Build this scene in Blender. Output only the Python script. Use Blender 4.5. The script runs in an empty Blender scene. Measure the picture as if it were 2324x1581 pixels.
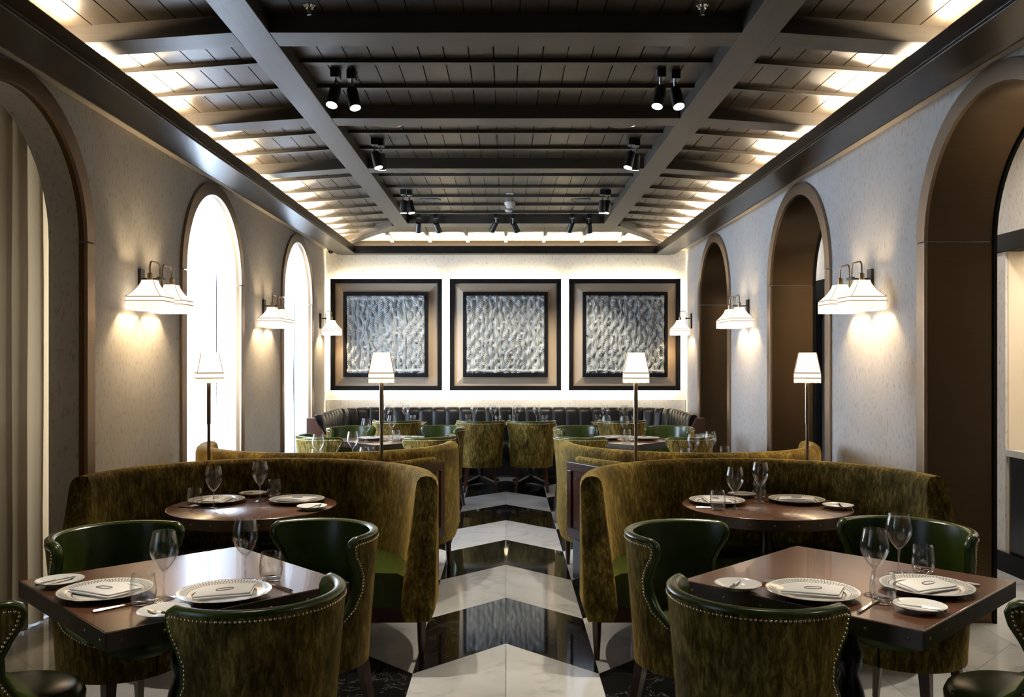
import bpy, math, random
import numpy as np
from mathutils import Vector, Matrix

random.seed(7)
PI = math.pi
S = bpy.context.scene
COL = S.collection

# ------------------------------------------------------------------ camera
FPX, VPX, VPY, HC = 2000.0, 1148.0, 815.0, 1.55
cam_d = bpy.data.cameras.new('camera')
cam_d.sensor_width = 36.0
cam_d.lens = FPX / 2324 * 36
cam_d.shift_x = (1162 - VPX) / 2324
cam_d.shift_y = (VPY - 790.5) / 2324
cam_d.clip_start = 0.05
cam = bpy.data.objects.new('camera', cam_d)
COL.objects.link(cam)
cam.location = (0, 0, HC)
cam.rotation_euler = (PI / 2, 0, 0)
S.camera = cam

# ------------------------------------------------------------------ world, view
w = bpy.data.worlds.new('world'); S.world = w
w.use_nodes = True
w.node_tree.nodes['Background'].inputs[0].default_value = (0.8, 0.85, 1.0, 1)
w.node_tree.nodes['Background'].inputs[1].default_value = 0.02
S.view_settings.view_transform = 'Standard'
S.view_settings.look = 'None'
S.view_settings.gamma = 1.0
S.view_settings.exposure = 1.0
S.view_settings.use_curve_mapping = False
try:
    S.cycles.use_denoising = True
    S.cycles.max_bounces = 6
    S.cycles.diffuse_bounces = 3
    S.cycles.glossy_bounces = 3
    S.cycles.transparent_max_bounces = 16
    S.cycles.caustics_reflective = False
    S.cycles.caustics_refractive = False
    S.cycles.sample_clamp_indirect = 4.0
except Exception:
    pass

def light(name, kind, loc, power, color, size=0.1, size_y=None, direction=None, **kw):
    d = bpy.data.lights.new(name, kind)
    d.energy = power; d.color = color
    if kind == 'AREA':
        d.shape = 'RECTANGLE'; d.size = size; d.size_y = size_y or size
    elif kind in ('POINT', 'SPOT'):
        d.shadow_soft_size = size
    for k, v in kw.items():
        setattr(d, k, v)
    o = bpy.data.objects.new(name, d); COL.objects.link(o)
    o.location = loc
    if direction is not None:
        o.rotation_euler = Vector(direction).to_track_quat('-Z', 'Y').to_euler()
    return o

def strip(name, loc, power, color, axis, length, width, direction):
    o = light(name, 'AREA', loc, power, color, length, width)
    z = -Vector(direction).normalized(); x = Vector(axis).normalized(); y = z.cross(x)
    o.rotation_euler = Matrix((x, y, z)).transposed().to_euler()
    return o

WARM = (1.0, 0.74, 0.42)
WARM2 = (1.0, 0.80, 0.55)
DAY = (0.68, 0.82, 1.0)
W = 2.48                       # half width of the room
YF = 12.15                     # far wall
ARCH_Y = (1.46, 4.48, 7.5, 10.5)
# daylight outside the arched windows on the left
for i, (yc, pw) in enumerate(zip(ARCH_Y, (40, 8, 450, 380))):
    light('daylight', 'AREA', (-3.35, yc, 1.7), pw, DAY, 3.0, 1.5, (1, 0, -0.05))
# warm strips hidden in the ceiling cove
COVE = 135.0
for s in (-1, 1):
    strip('cove_strip', (s * 2.175, 6.3, 3.060), COVE, WARM2, (0, 1, 0), 11.4, 0.04, (-s * 0.25, 0, 1))
strip('cove_strip', (0, 12.09, 3.060), 95.0, WARM2, (1, 0, 0), 4.0, 0.04, (0, -0.25, 1))
# unseen fill lights, added to brighten the bar corridor on the right
for yy, pw in ((1.5, 10), (5.4, 12), (8.0, 10), (10.6, 6)):
    strip('corridor_fill', (3.2, yy, 3.04), pw, (1.0, 0.90, 0.76), (0, 1, 0), 0.5, 0.2, (0, 0, -1))
strip('niche_lamp', (4.0, 5.4, 2.32), 9, (1.0, 0.86, 0.62), (0, 1, 0), 1.8, 0.1, (0, 0, -1))

# ------------------------------------------------------------------ materials
def nt(m):
    return m.node_tree.nodes, m.node_tree.links
def principled(name, color, rough=0.5, metal=0.0, **kw):
    m = bpy.data.materials.new(name); m.use_nodes = True
    p = m.node_tree.nodes['Principled BSDF']
    p.inputs['Base Color'].default_value = (*color, 1)
    p.inputs['Roughness'].default_value = rough
    p.inputs['Metallic'].default_value = metal
    for k, v in kw.items():
        p.inputs[k].default_value = v
    return m
def coords(m, scale=(1, 1, 1), rand=False):
    n, l = nt(m)
    tc = n.new('ShaderNodeTexCoord'); mp = n.new('ShaderNodeMapping')
    mp.inputs['Scale'].default_value = scale
    src = tc.outputs['Object']
    if rand:
        oi = n.new('ShaderNodeObjectInfo'); mul = n.new('ShaderNodeVectorMath'); mul.operation = 'MULTIPLY_ADD'
        l.new(oi.outputs['Random'], mul.inputs[0]); mul.inputs[1].default_value = (13.1, 7.7, 3.3)
        l.new(src, mul.inputs[2]); src = mul.outputs[0]
    l.new(src, mp.inputs['Vector'])
    return mp.outputs[0]
def noise(m, vec, scale, detail=4, rough=0.55, dist=0.0):
    n, l = nt(m)
    t = n.new('ShaderNodeTexNoise')
    t.inputs['Scale'].default_value = scale; t.inputs['Detail'].default_value = detail
    t.inputs['Roughness'].default_value = rough; t.inputs['Distortion'].default_value = dist
    l.new(vec, t.inputs['Vector'])
    return t.outputs['Fac']
def ramp(m, fac, stops):
    n, l = nt(m)
    r = n.new('ShaderNodeValToRGB')
    e = r.color_ramp.elements
    while len(e) < len(stops): e.new(0.5)
    for el, (p, c) in zip(e, stops):
        el.position = p; el.color = (*c, 1)
    l.new(fac, r.inputs[0])
    return r.outputs[0]
def to(m, sock, inp):
    m.node_tree.links.new(sock, m.node_tree.nodes['Principled BSDF'].inputs[inp])
def bump(m, h, strength=0.2, dist=0.01):
    n, l = nt(m)
    b = n.new('ShaderNodeBump'); b.inputs['Strength'].default_value = strength
    b.inputs['Distance'].default_value = dist
    l.new(h, b.inputs['Height']); to(m, b.outputs[0], 'Normal')
def mixc(m, fac, a, b, mode='MIX'):
    n, l = nt(m)
    x = n.new('ShaderNodeMix'); x.data_type = 'RGBA'; x.blend_type = mode
    for s, v in ((0, fac), (6, a), (7, b)):
        if hasattr(v, 'links'): l.new(v, x.inputs[s])
        elif s == 0: x.inputs[0].default_value = v
        else: x.inputs[s].default_value = (*v, 1)
    return x.outputs[2]

def plaster(name, base, dark):
    m = principled(name, base, 0.75)
    v = coords(m, (1, 1, 0.45))
    f = noise(m, v, 46, 3, 0.6, 0.3)
    g = noise(m, coords(m), 3.0, 3)
    c = ramp(m, f, [(0.0, dark), (0.37, dark), (0.44, base), (1.0, base)])
    c = mixc(m, 0.25, c, ramp(m, g, [(0.35, dark), (0.65, base)]))
    to(m, c, 'Base Color'); bump(m, f, 0.12, 0.004)
    return m
M = {}
M['plaster'] = plaster('wall_plaster', (0.60, 0.58, 0.56), (0.44, 0.40, 0.34))
M['plaster_white'] = plaster('reveal_plaster', (0.68, 0.65, 0.62), (0.62, 0.58, 0.53))
M['cream'] = principled('cream_paint', (0.66, 0.58, 0.47), 0.7)

def wood(name, a, b, rough, scale=(26, 1.4, 26), coat=0.0, rand=True, bumps=0.12):
    m = principled(name, a, rough)
    v = coords(m, scale, rand)
    f = noise(m, v, 1.0, 6, 0.6, 1.2)
    c = ramp(m, f, [(0.3, a), (0.7, b)])
    if rand:
        n, l = nt(m)
        oi = n.new('ShaderNodeObjectInfo')
        c = mixc(m, 0.35, c, ramp(m, oi.outputs['Random'], [(0, a), (1, b)]))
    to(m, c, 'Base Color'); bump(m, f, bumps, 0.004)
    m.node_tree.nodes['Principled BSDF'].inputs['Coat Weight'].default_value = coat
    return m
M['ceil_wood'] = wood('ceiling_dark_oak', (0.022, 0.016, 0.009), (0.046, 0.034, 0.020), 0.38, (24, 1.5, 24))
M['beam_wood'] = wood('beam_dark_oak', (0.032, 0.026, 0.020), (0.060, 0.050, 0.039), 0.42, (30, 1.6, 30))
M['beam_wood_x'] = wood('crossbeam_dark_oak', (0.032, 0.026, 0.020), (0.060, 0.050, 0.039), 0.42, (1.6, 30, 30))
M['cornice_wood'] = wood('cornice_dark_oak', (0.006, 0.0052, 0.0045), (0.014, 0.012, 0.010), 0.30, (30, 1.2, 30))
M['cornice_wood'].node_tree.nodes['Principled BSDF'].inputs['Specular IOR Level'].default_value = 0.25
M['table_wood'] = wood('table_walnut', (0.072, 0.028, 0.014), (0.140, 0.060, 0.032), 0.27, (34, 1.7, 34), 0.25, True, 0.03)
M['leg_wood'] = wood('leg_mahogany', (0.028, 0.010, 0.006), (0.060, 0.022, 0.012), 0.30, (40, 40, 3), 0.2)
M['panel_wood'] = wood('panel_mahogany', (0.040, 0.014, 0.009), (0.075, 0.028, 0.016), 0.33, (30, 30, 2.2), 0.2)

def velvet():
    m = principled('olive_velvet', (0.1, 0.09, 0.02), 0.85)
    v = coords(m, (60, 60, 15.0), True)
    f = noise(m, v, 1.0, 8, 0.74, 0.5)
    g = noise(m, coords(m, (1, 1, 0.7), True), 6.0, 5, 0.6)
    c1 = ramp(m, f, [(0.28, (0.010, 0.008, 0.0015)), (0.48, (0.155, 0.106, 0.018)), (0.68, (0.48, 0.345, 0.092))])
    c2 = ramp(m, g, [(0.36, (0.13, 0.115, 0.08)), (0.62, (1.0, 1.0, 1.0))])
    to(m, mixc(m, 0.80, c1, c2, 'MULTIPLY'), 'Base Color')
    p = m.node_tree.nodes['Principled BSDF']
    p.inputs['Sheen Weight'].default_value = 0.55
    p.inputs['Sheen Roughness'].default_value = 0.35
    p.inputs['Sheen Tint'].default_value = (0.85, 0.58, 0.18, 1)
    p.inputs['Specular IOR Level'].default_value = 0.15
    bump(m, f, 0.25, 0.004)
    return m
M['velvet'] = velvet()
def leather(name, a, b, rough, spec=0.5):
    m = principled(name, a, rough)
    v = coords(m)
    g = noise(m, v, 5, 3)
    to(m, ramp(m, g, [(0.3, a), (0.7, b)]), 'Base Color')
    bump(m, noise(m, v, 160, 2), 0.10, 0.002)
    m.node_tree.nodes['Principled BSDF'].inputs['Specular IOR Level'].default_value = spec
    return m
M['green'] = leather('green_leather', (0.021, 0.036, 0.004), (0.050, 0.076, 0.009), 0.26)
M['black_leather'] = leather('black_leather', (0.003, 0.0034, 0.004), (0.006, 0.0066, 0.0075), 0.36, 0.22)

def marble_white():
    m = principled('white_marble', (0.7, 0.7, 0.7), 0.07)
    v = coords(m, (1, 1, 1), True)
    f = noise(m, v, 3.2, 8, 0.65, 1.6)
    c = ramp(m, f, [(0.28, (0.42, 0.43, 0.44)), (0.46, (0.62, 0.63, 0.64)), (0.8, (0.70, 0.70, 0.70))])
    n, l = nt(m); oi = n.new('ShaderNodeObjectInfo')
    c = mixc(m, 0.5, c, ramp(m, oi.outputs['Random'], [(0, (0.75, 0.76, 0.78)), (1, (1, 1, 1))]), 'MULTIPLY')
    to(m, c, 'Base Color')
    return m
def marble_black():
    m = principled('black_marble', (0.006, 0.006, 0.006), 0.045)
    v = coords(m, (1, 1, 1), True)
    f = noise(m, v, 2.1, 6, 0.6, 2.5)
    c = ramp(m, f, [(0.0, (0.005, 0.005, 0.005)), (0.495, (0.005, 0.005, 0.005)), (0.5, (0.11, 0.11, 0.10)), (0.505, (0.005, 0.005, 0.005))])
    to(m, c, 'Base Color')
    return m
M['marble_w'] = marble_white(); M['marble_b'] = marble_black()
M['grout'] = principled('floor_joint', (0.10, 0.10, 0.10), 0.8)

def brushed(name, col, rough, scale=(2, 2, 60)):
    m = principled(name, col, rough, 1.0)
    f = noise(m, coords(m, scale), 3.0, 4)
    to(m, ramp(m, f, [(0.2, tuple(c * 0.85 for c in col)), (0.8, col)]), 'Base Color')
    return m
M['bronze'] = brushed('brushed_bronze', (0.30, 0.215, 0.145), 0.42)
M['bronze_dark'] = brushed('dark_bronze', (0.125, 0.080, 0.042), 0.30)
M['brass'] = brushed('aged_brass', (0.34, 0.25, 0.15), 0.30)
M['pole'] = brushed('lamp_bronze', (0.22, 0.165, 0.11), 0.28)
M['band'] = brushed('table_edge_bronze', (0.16, 0.125, 0.10), 0.36, (40, 40, 2))
M['nail'] = principled('antique_nail_brass', (0.80, 0.68, 0.42), 0.25, 1.0)
M['silver'] = principled('polished_silver', (0.75, 0.75, 0.74), 0.16, 1.0)
M['chrome'] = principled('chrome', (0.8, 0.8, 0.8), 0.12, 1.0)
M['black_metal'] = principled('black_metal', (0.010, 0.010, 0.011), 0.38)
M['black_lacquer'] = principled('black_lacquer', (0.010, 0.009, 0.009), 0.25)
M['frame_black'] = principled('black_frame', (0.005, 0.005, 0.006), 0.6, 0.0, **{'Specular IOR Level': 0.15})
M['taupe'] = principled('taupe_leather_mat', (0.46, 0.355, 0.25), 0.45)
bump(M['taupe'], noise(M['taupe'], coords(M['taupe']), 220, 2), 0.15, 0.002)
M['relief'] = principled('grey_cast_relief', (0.30, 0.335, 0.36), 0.55)
to(M['relief'], ramp(M['relief'], noise(M['relief'], coords(M['relief']), 14, 5), [(0.3, (0.40, 0.43, 0.45)), (0.7, (0.56, 0.57, 0.56))]), 'Base Color')
M['porcelain'] = principled('white_porcelain', (0.78, 0.77, 0.74), 0.12)
def charger_mat():
    m = principled('patterned_porcelain', (0.78, 0.77, 0.74), 0.12)
    n, l = nt(m)
    tc = n.new('ShaderNodeTexCoord'); sp = n.new('ShaderNodeSeparateXYZ'); l.new(tc.outputs['Object'], sp.inputs[0])
    def mth(op, a, b=None):
        x = n.new('ShaderNodeMath'); x.operation = op
        for i, v in enumerate((a, b)):
            if v is None: continue
            if hasattr(v, 'links'): l.new(v, x.inputs[i])
            else: x.inputs[i].default_value = v
        return x.outputs[0]
    r = mth('SQRT', mth('ADD', mth('MULTIPLY', sp.outputs[0], sp.outputs[0]), mth('MULTIPLY', sp.outputs[1], sp.outputs[1])))
    ang = mth('ARCTAN2', sp.outputs[1], sp.outputs[0])
    tri = mth('PINGPONG', mth('MULTIPLY', ang, 80 / (2 * PI)), 0.5)      # 0..0.5 teeth
    rr = mth('DIVIDE', mth('SUBTRACT', r, 0.124), 0.022)                # 0..1 across the band
    line = mth('LESS_THAN', mth('ABSOLUTE', mth('SUBTRACT', mth('MULTIPLY', tri, 2.0), rr)), 0.22)
    inb = mth('MULTIPLY', mth('GREATER_THAN', rr, 0.0), mth('LESS_THAN', rr, 1.0))
    key = mth('MULTIPLY', line, inb)
    edge = mth('GREATER_THAN', r, 0.1515)
    ring = mth('LESS_THAN', mth('ABSOLUTE', mth('SUBTRACT', r, 0.104)), 0.0028)
    ring2 = mth('LESS_THAN', mth('ABSOLUTE', mth('SUBTRACT', r, 0.1215)), 0.0012)
    gold = mth('MINIMUM', mth('ADD', mth('ADD', edge, ring), ring2), 1.0)
    c = mixc(m, key, (0.78, 0.77, 0.74), (0.16, 0.15, 0.13))
    c = mixc(m, gold, c, (0.55, 0.36, 0.16))
    to(m, c, 'Base Color'); to(m, mth('MULTIPLY', gold, 0.8), 'Metallic')
    return m
M['charger'] = charger_mat()
M['linen'] = principled('white_linen', (0.72, 0.70, 0.68), 0.85)
bump(M['linen'], noise(M['linen'], coords(M['linen']), 300, 2), 0.2, 0.001)
M['thread'] = principled('dark_thread', (0.02, 0.02, 0.02), 0.8)
M['white_plastic'] = principled('white_plastic', (0.75, 0.74, 0.70), 0.4)
M['grille'] = principled('grey_grille', (0.045, 0.042, 0.038), 0.5)
M['slot'] = principled('slot_black', (0.006, 0.006, 0.006), 0.5)
M['counter_marble'] = principled('grey_counter_marble', (0.55, 0.56, 0.57), 0.15)

def glass(nm, base):
    m = bpy.data.materials.new(nm); m.use_nodes = True
    n, l = nt(m); n.remove(n['Principled BSDF'])
    out = n['Material Output']
    lw = n.new('ShaderNodeLayerWeight'); lw.inputs[0].default_value = 0.5
    pw = n.new('ShaderNodeMath'); pw.operation = 'POWER'; pw.inputs[1].default_value = 2.8
    l.new(lw.outputs['Facing'], pw.inputs[0])
    mx = n.new('ShaderNodeMixShader'); tr = n.new('ShaderNodeBsdfTransparent'); gl = n.new('ShaderNodeBsdfGlossy')
    tr.inputs[0].default_value = (0.985, 0.99, 0.99, 1); gl.inputs['Roughness'].default_value = 0.02
    ad = n.new('ShaderNodeMath'); ad.operation = 'MULTIPLY_ADD'; ad.inputs[1].default_value = 0.85; ad.inputs[2].default_value = base
    l.new(pw.outputs[0], ad.inputs[0]); l.new(ad.outputs[0], mx.inputs[0])
    l.new(tr.outputs[0], mx.inputs[1]); l.new(gl.outputs[0], mx.inputs[2]); l.new(mx.outputs[0], out.inputs[0])
    return m
M['glass'] = glass('clear_glass', 0.045)
M['solid_glass'] = glass('solid_glass', 0.16)

def curtain(name, col, trans, clear):
    m = bpy.data.materials.new(name); m.use_nodes = True
    n, l = nt(m); n.remove(n['Principled BSDF']); out = n['Material Output']
    d = n.new('ShaderNodeBsdfDiffuse'); t = n.new('ShaderNodeBsdfTranslucent'); tr = n.new('ShaderNodeBsdfTransparent')
    d.inputs[0].default_value = (*col, 1); t.inputs[0].default_value = (*col, 1)
    a = n.new('ShaderNodeMixShader'); a.inputs[0].default_value = trans
    b = n.new('ShaderNodeMixShader'); b.inputs[0].default_value = clear
    l.new(d.outputs[0], a.inputs[1]); l.new(t.outputs[0], a.inputs[2])
    l.new(a.outputs[0], b.inputs[1]); l.new(tr.outputs[0], b.inputs[2]); l.new(b.outputs[0], out.inputs[0])
    return m
M['sheer'] = curtain('sheer_white_voile', (0.86, 0.88, 0.92), 0.62, 0.06)
M['drape'] = curtain('beige_drape', (0.44, 0.31, 0.17), 0.25, 0.0)
def shade(name, col, strength, ecol):
    m = principled(name, col, 0.8)
    p = m.node_tree.nodes['Principled BSDF']
    p.inputs['Emission Color'].default_value = (*ecol, 1)
    p.inputs['Emission Strength'].default_value = strength
    return m
M['shade'] = shade('lit_silk_shade', (0.8, 0.75, 0.65), 1.0, (1.0, 0.82, 0.58))
M['fringe'] = shade('lit_fringe', (0.8, 0.75, 0.68), 0.60, (1.0, 0.82, 0.66))
M['trimtape'] = shade('shade_braid', (0.30, 0.19, 0.09), 0.10, (0.9, 0.55, 0.25))
M['lens'] = shade('lit_lens', (0.9, 0.9, 0.9), 14.0, (1.0, 0.95, 0.86))
M['led'] = shade('led_strip', (0.9, 0.9, 0.9), 9.0, (1.0, 0.86, 0.60))

# ------------------------------------------------------------------ mesh helpers
class MB:
    def __init__(s): s.V = []; s.F = []
    def add(s, vs, fs):
        o = len(s.V); s.V += [tuple(v) for v in vs]; s.F += [tuple(i + o for i in f) for f in fs]; return s
    def box(s, x0, y0, z0, x1, y1, z1):
        v = [(x, y, z) for z in (z0, z1) for x, y in ((x0, y0), (x1, y0), (x1, y1), (x0, y1))]
        return s.add(v, [(3, 2, 1, 0), (4, 5, 6, 7), (0, 1, 5, 4), (1, 2, 6, 5), (2, 3, 7, 6), (3, 0, 4, 7)])
    def hexa(s, v):
        return s.add(v, [(3, 2, 1, 0), (4, 5, 6, 7), (0, 1, 5, 4), (1, 2, 6, 5), (2, 3, 7, 6), (3, 0, 4, 7)])
    def prism(s, pts, z0, z1):
        n = len(pts)
        v = [(x, y, z0) for x, y in pts] + [(x, y, z1) for x, y in pts]
        return s.add(v, [tuple(range(n - 1, -1, -1)), tuple(range(n, 2 * n))] + [(i, (i + 1) % n, n + (i + 1) % n, n + i) for i in range(n)])
    def lathe(s, prof, n=24, c=(0, 0, 0), square=False, rot=0.0):
        o = len(s.V); k = len(prof)
        for r, z in prof:
            for i in range(n):
                a = 2 * PI * i / n + rot
                s.V.append((c[0] + r * math.cos(a), c[1] + r * math.sin(a), c[2] + z))
        for j in range(k - 1):
            for i in range(n):
                i2 = (i + 1) % n
                s.F.append((o + j * n + i, o + j * n + i2, o + (j + 1) * n + i2, o + (j + 1) * n + i))
        if prof[0][0] > 1e-6: s.F.append(tuple(o + i for i in range(n - 1, -1, -1)))
        if prof[-1][0] > 1e-6: s.F.append(tuple(o + (k - 1) * n + i for i in range(n)))
        return s
    def shell(s, prof, n=24, c=(0, 0, 0), rot=0.0):       # open lathe, no caps
        o = len(s.V); k = len(prof)
        for r, z in prof:
            for i in range(n):
                a = 2 * PI * i / n + rot
                s.V.append((c[0] + r * math.cos(a), c[1] + r * math.sin(a), c[2] + z))
        for j in range(k - 1):
            for i in range(n):
                i2 = (i + 1) % n
                s.F.append((o + j * n + i, o + j * n + i2, o + (j + 1) * n + i2, o + (j + 1) * n + i))
        return s
    def loft(s, loops, cap=True, closed=True):
        o = len(s.V); n = len(loops[0])
        for L in loops: s.V += [tuple(v) for v in L]
        for j in range(len(loops) - 1):
            for i in range(n if closed else n - 1):
                i2 = (i + 1) % n
                s.F.append((o + j * n + i, o + j * n + i2, o + (j + 1) * n + i2, o + (j + 1) * n + i))
        if cap and closed:
            s.F.append(tuple(o + i for i in range(n - 1, -1, -1)))
            s.F.append(tuple(o + (len(loops) - 1) * n + i for i in range(n)))
        return s
    def tube(s, path, r, n=8):
        loops = []; P = [Vector(p) for p in path]
        up = None
        for i, p in enumerate(P):
            t = (P[min(i + 1, len(P) - 1)] - P[max(i - 1, 0)]).normalized()
            if up is None:
                up = Vector((0, 0, 1)) if abs(t.z) < 0.9 else Vector((1, 0, 0))
            a = t.cross(up).normalized(); b = a.cross(t).normalized(); up = b
            rr = r[i] if isinstance(r, (list, tuple)) else r
            loops.append([p + (a * math.cos(2 * PI * k / n) + b * math.sin(2 * PI * k / n)) * rr for k in range(n)])
        return s.loft(loops)
    def build(s, name, mat, parent=None, smooth=35, loc=None, bevel=None):
        me = bpy.data.meshes.new(name)
        me.from_pydata(s.V, [], s.F); me.validate(); me.update()
        me.materials.append(M[mat] if isinstance(mat, str) else mat)
        if smooth:
            me.polygons.foreach_set('use_smooth', [True] * len(me.polygons))
            me.set_sharp_from_angle(angle=math.radians(smooth))
        o = bpy.data.objects.new(name, me); COL.objects.link(o)
        if parent is not None: o.parent = parent
        if loc is not None: o.location = loc
        if bevel:
            b = o.modifiers.new('bevel', 'BEVEL'); b.width = bevel; b.segments = 2; b.limit_method = 'ANGLE'
        return o
def inst(src, loc=(0, 0, 0), rotz=0.0, parent=None):
    c = src.copy(); COL.objects.link(c); c.location = loc; c.rotation_euler = (0, 0, rotz)
    if parent is not None: c.parent = parent
    return c
def tag(o, label, cat, group=None, kind=None):
    o['label'] = label; o['category'] = cat
    if group: o['group'] = group
    if kind: o['kind'] = kind
    return o
def struct(o, label=None):
    o['kind'] = 'structure'
    if label: o['label'] = label
    return o
def thing(name, label, cat, loc=(0, 0, 0), rotz=0.0, group=None):
    o = bpy.data.objects.new(name, None); COL.objects.link(o)
    o.empty_display_size = 0.1
    o.location = loc; o.rotation_euler = (0, 0, rotz)
    return tag(o, label, cat, group)
def copy_tree(o, parent=None):
    c = o.copy(); COL.objects.link(c)
    if parent is not None: c.parent = parent
    for ch in o.children: copy_tree(ch, c)
    return c
def place(proto, used, loc, rotz, label, group=None):
    o = copy_tree(proto) if used[0] else proto
    used[0] = True
    o.location = loc; o.rotation_euler = (0, 0, rotz); o['label'] = label
    if group: o['group'] = group
    return o
def at(px, py, z):
    y = FPX * (HC - z) / (py - VPY)
    return Vector(((px - VPX) * y / FPX, y, z))
def atY(px, py, y):
    return Vector(((px - VPX) * y / FPX, y, HC - (py - VPY) * y / FPX))
def lerp_table(t, z):
    if z <= t[0][0]: return t[0][1]
    for (a, va), (b, vb) in zip(t, t[1:]):
        if z <= b:
            u = (z - a) / (b - a); return va + (vb - va) * u
    return t[-1][1]

# ------------------------------------------------------------------ floor
fl = struct(MB().box(-2.95, -1.2, -0.10, 4.6, 12.3, -0.012).build('floor', 'grout', smooth=0))
TW, TS, Y0 = 0.46, 0.922, 4.809
def zig(col, side):                                  # boundary offset at the left / right edge of a column
    k = col + (1 if side else 0)
    return -TW if k % 2 else 0.0
tile_mesh = {}
for col in range(-6, 9):
    for n in range(-4, 9):
        g = 0.0012
        lo, hi = zig(col, 0), zig(col, 1)
        key = (lo, hi)
        band = (col if col >= 0 else -col - 1)
        if band >= 3: white = True
        else:
            phase = (band + 1) // 2
            white = ((n + phase) % 2 == 1)
        mk = 'marble_w' if white else 'marble_b'
        yc = Y0 + n * TS
        if yc > 12.4: continue
        if (key, mk) not in tile_mesh:
            a = [(g, lo + g), (TW - g, hi + g), (TW - g, hi + TS - g), (g, lo + TS - g)]
            o = MB().prism(a, -0.012, 0.0).build('floor_tile', mk, fl, 0)
            tile_mesh[(key, mk)] = o
        else:
            o = inst(tile_mesh[(key, mk)], parent=fl)
        o.location = (col * TW, yc, 0)

# ------------------------------------------------------------------ walls with arches
SPRING, RO, RI = 2.24, 0.80, 0.70
ZT = 3.05
def arch_pts(yc, r, n=24):
    return [(yc + r * math.cos(PI * i / n), SPRING + r * math.sin(PI * i / n)) for i in range(n + 1)]   # from +Y side over to -Y side
def arch_wall(name, xa, xb, y0, y1, r, mat):
    mb = MB()
    def face(x, flip):
        y = y0
        def quad(pts):
            v = [(x, p[0], p[1]) for p in pts]
            f = tuple(range(len(v)))
            mb.add(v, [f if not flip else f[::-1]])
        for yc in ARCH_Y:
            quad([(y, 0), (yc - r, 0), (yc - r, ZT), (y, ZT)])
            P = arch_pts(yc, r)[::-1]
            for a, b in zip(P, P[1:]):
                quad([a, b, (b[0], ZT), (a[0], ZT)])
            y = yc + r
        quad([(y, 0), (y1, 0), (y1, ZT), (y, ZT)])
    face(xa, xa < xb); face(xb, xa > xb)
    for yc in ARCH_Y:
        P = [(yc + r, 0)] + arch_pts(yc, r) + [(yc - r, 0)]
        L = [(xa, p[0], p[1]) for p in P] + [(xb, p[0], p[1]) for p in P]
        n = len(P)
        mb.add(L, [(i, i + 1, n + i + 1, n + i) for i in range(n - 1)])
    mb.add([(xa, y0, 0), (xb, y0, 0), (xb, y0, ZT), (xa, y0, ZT)], [(0, 1, 2, 3)])
    mb.add([(xa, y0, ZT), (xb, y0, ZT), (xb, y1, ZT), (xa, y1, ZT)], [(0, 1, 2, 3)])
    return struct(mb.build(name, mat, smooth=30))
arch_wall('wall_left', -W, -W - 0.21, -1.2, YF, RI + 0.0045, 'plaster')
arch_wall('wall_right', W, W + 0.37, -1.2, YF, RI + 0.0045, 'plaster')
wf = struct(MB().box(-2.9, YF, -0.1, 2.9, YF + 0.2, 3.6).build('wall_far', 'plaster', smooth=0))
MB().box(-W + 0.01, YF - 0.022, 0.0, W - 0.01, YF, 1.0).build('wainscot', 'plaster', wf, 0, bevel=0.004)
struct(MB().box(-3.6, -1.4, -0.1, 4.8, -1.2, 3.6).build('wall_back', 'panel_wood', smooth=0))
# outer skin beyond the windows (street side reveal)
for i, yc in enumerate(ARCH_Y):
    fy = (yc - 0.8, yc + 0.8)
    wn = struct(MB().box(-2.96, fy[0] - 0.1, 0.0, -2.90, fy[0], 3.05).box(-2.96, fy[1], 0.0, -2.90, fy[1] + 0.1, 3.05)
                .box(-2.96, yc - 0.02, 0.0, -2.92, yc + 0.02, 3.05).box(-2.96, fy[0], 1.1, -2.92, fy[1], 1.14)
                .box(-2.96, fy[0], 2.2, -2.92, fy[1], 2.24).box(-2.96, fy[0], 3.0, -2.92, fy[1], 3.05).build('window_%d' % (i + 1), 'white_plastic', smooth=0),
                'white framed window behind the curtains of a tall arch')
    # curtain, gathered folds
    mb = MB(); nu = 96
    rows = []
    ph = random.random() * 6
    fold = 0.10 if i != 1 else 0.13
    for z in (0.012, 0.6, 1.3, 2.0, 2.6, 3.02):
        row = []
        for k in range(nu + 1):
            y = yc - 0.86 + 1.72 * k / nu
            q = 2 * PI * (y - yc) / fold * 0.82 + 1.3 * math.sin(3.1 * y + ph)
            x = -2.755 + 0.030 * math.sin(q) + 0.012 * math.sin(2.3 * q + ph) + 0.004 * math.sin(9 * y + 3 * z)
            row.append((x, y + 0.012 * math.sin(2 * q), z))
        rows.append(row)
    mb.loft(rows, False, False)
    c = mb.build('drape' if i == 1 else 'sheer_curtain', 'drape' if i == 1 else 'sheer', smooth=180)
    names = ('white sheer curtain in the arched window beside the viewer, out of frame',
             'beige floor length drape filling the nearest arch on the left wall',
             'sunlit white sheer curtain in the arch behind the two left wall shades',
             'sunlit white sheer curtain in the arch nearest the far wall')
    tag(c, names[i], 'curtain')

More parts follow.
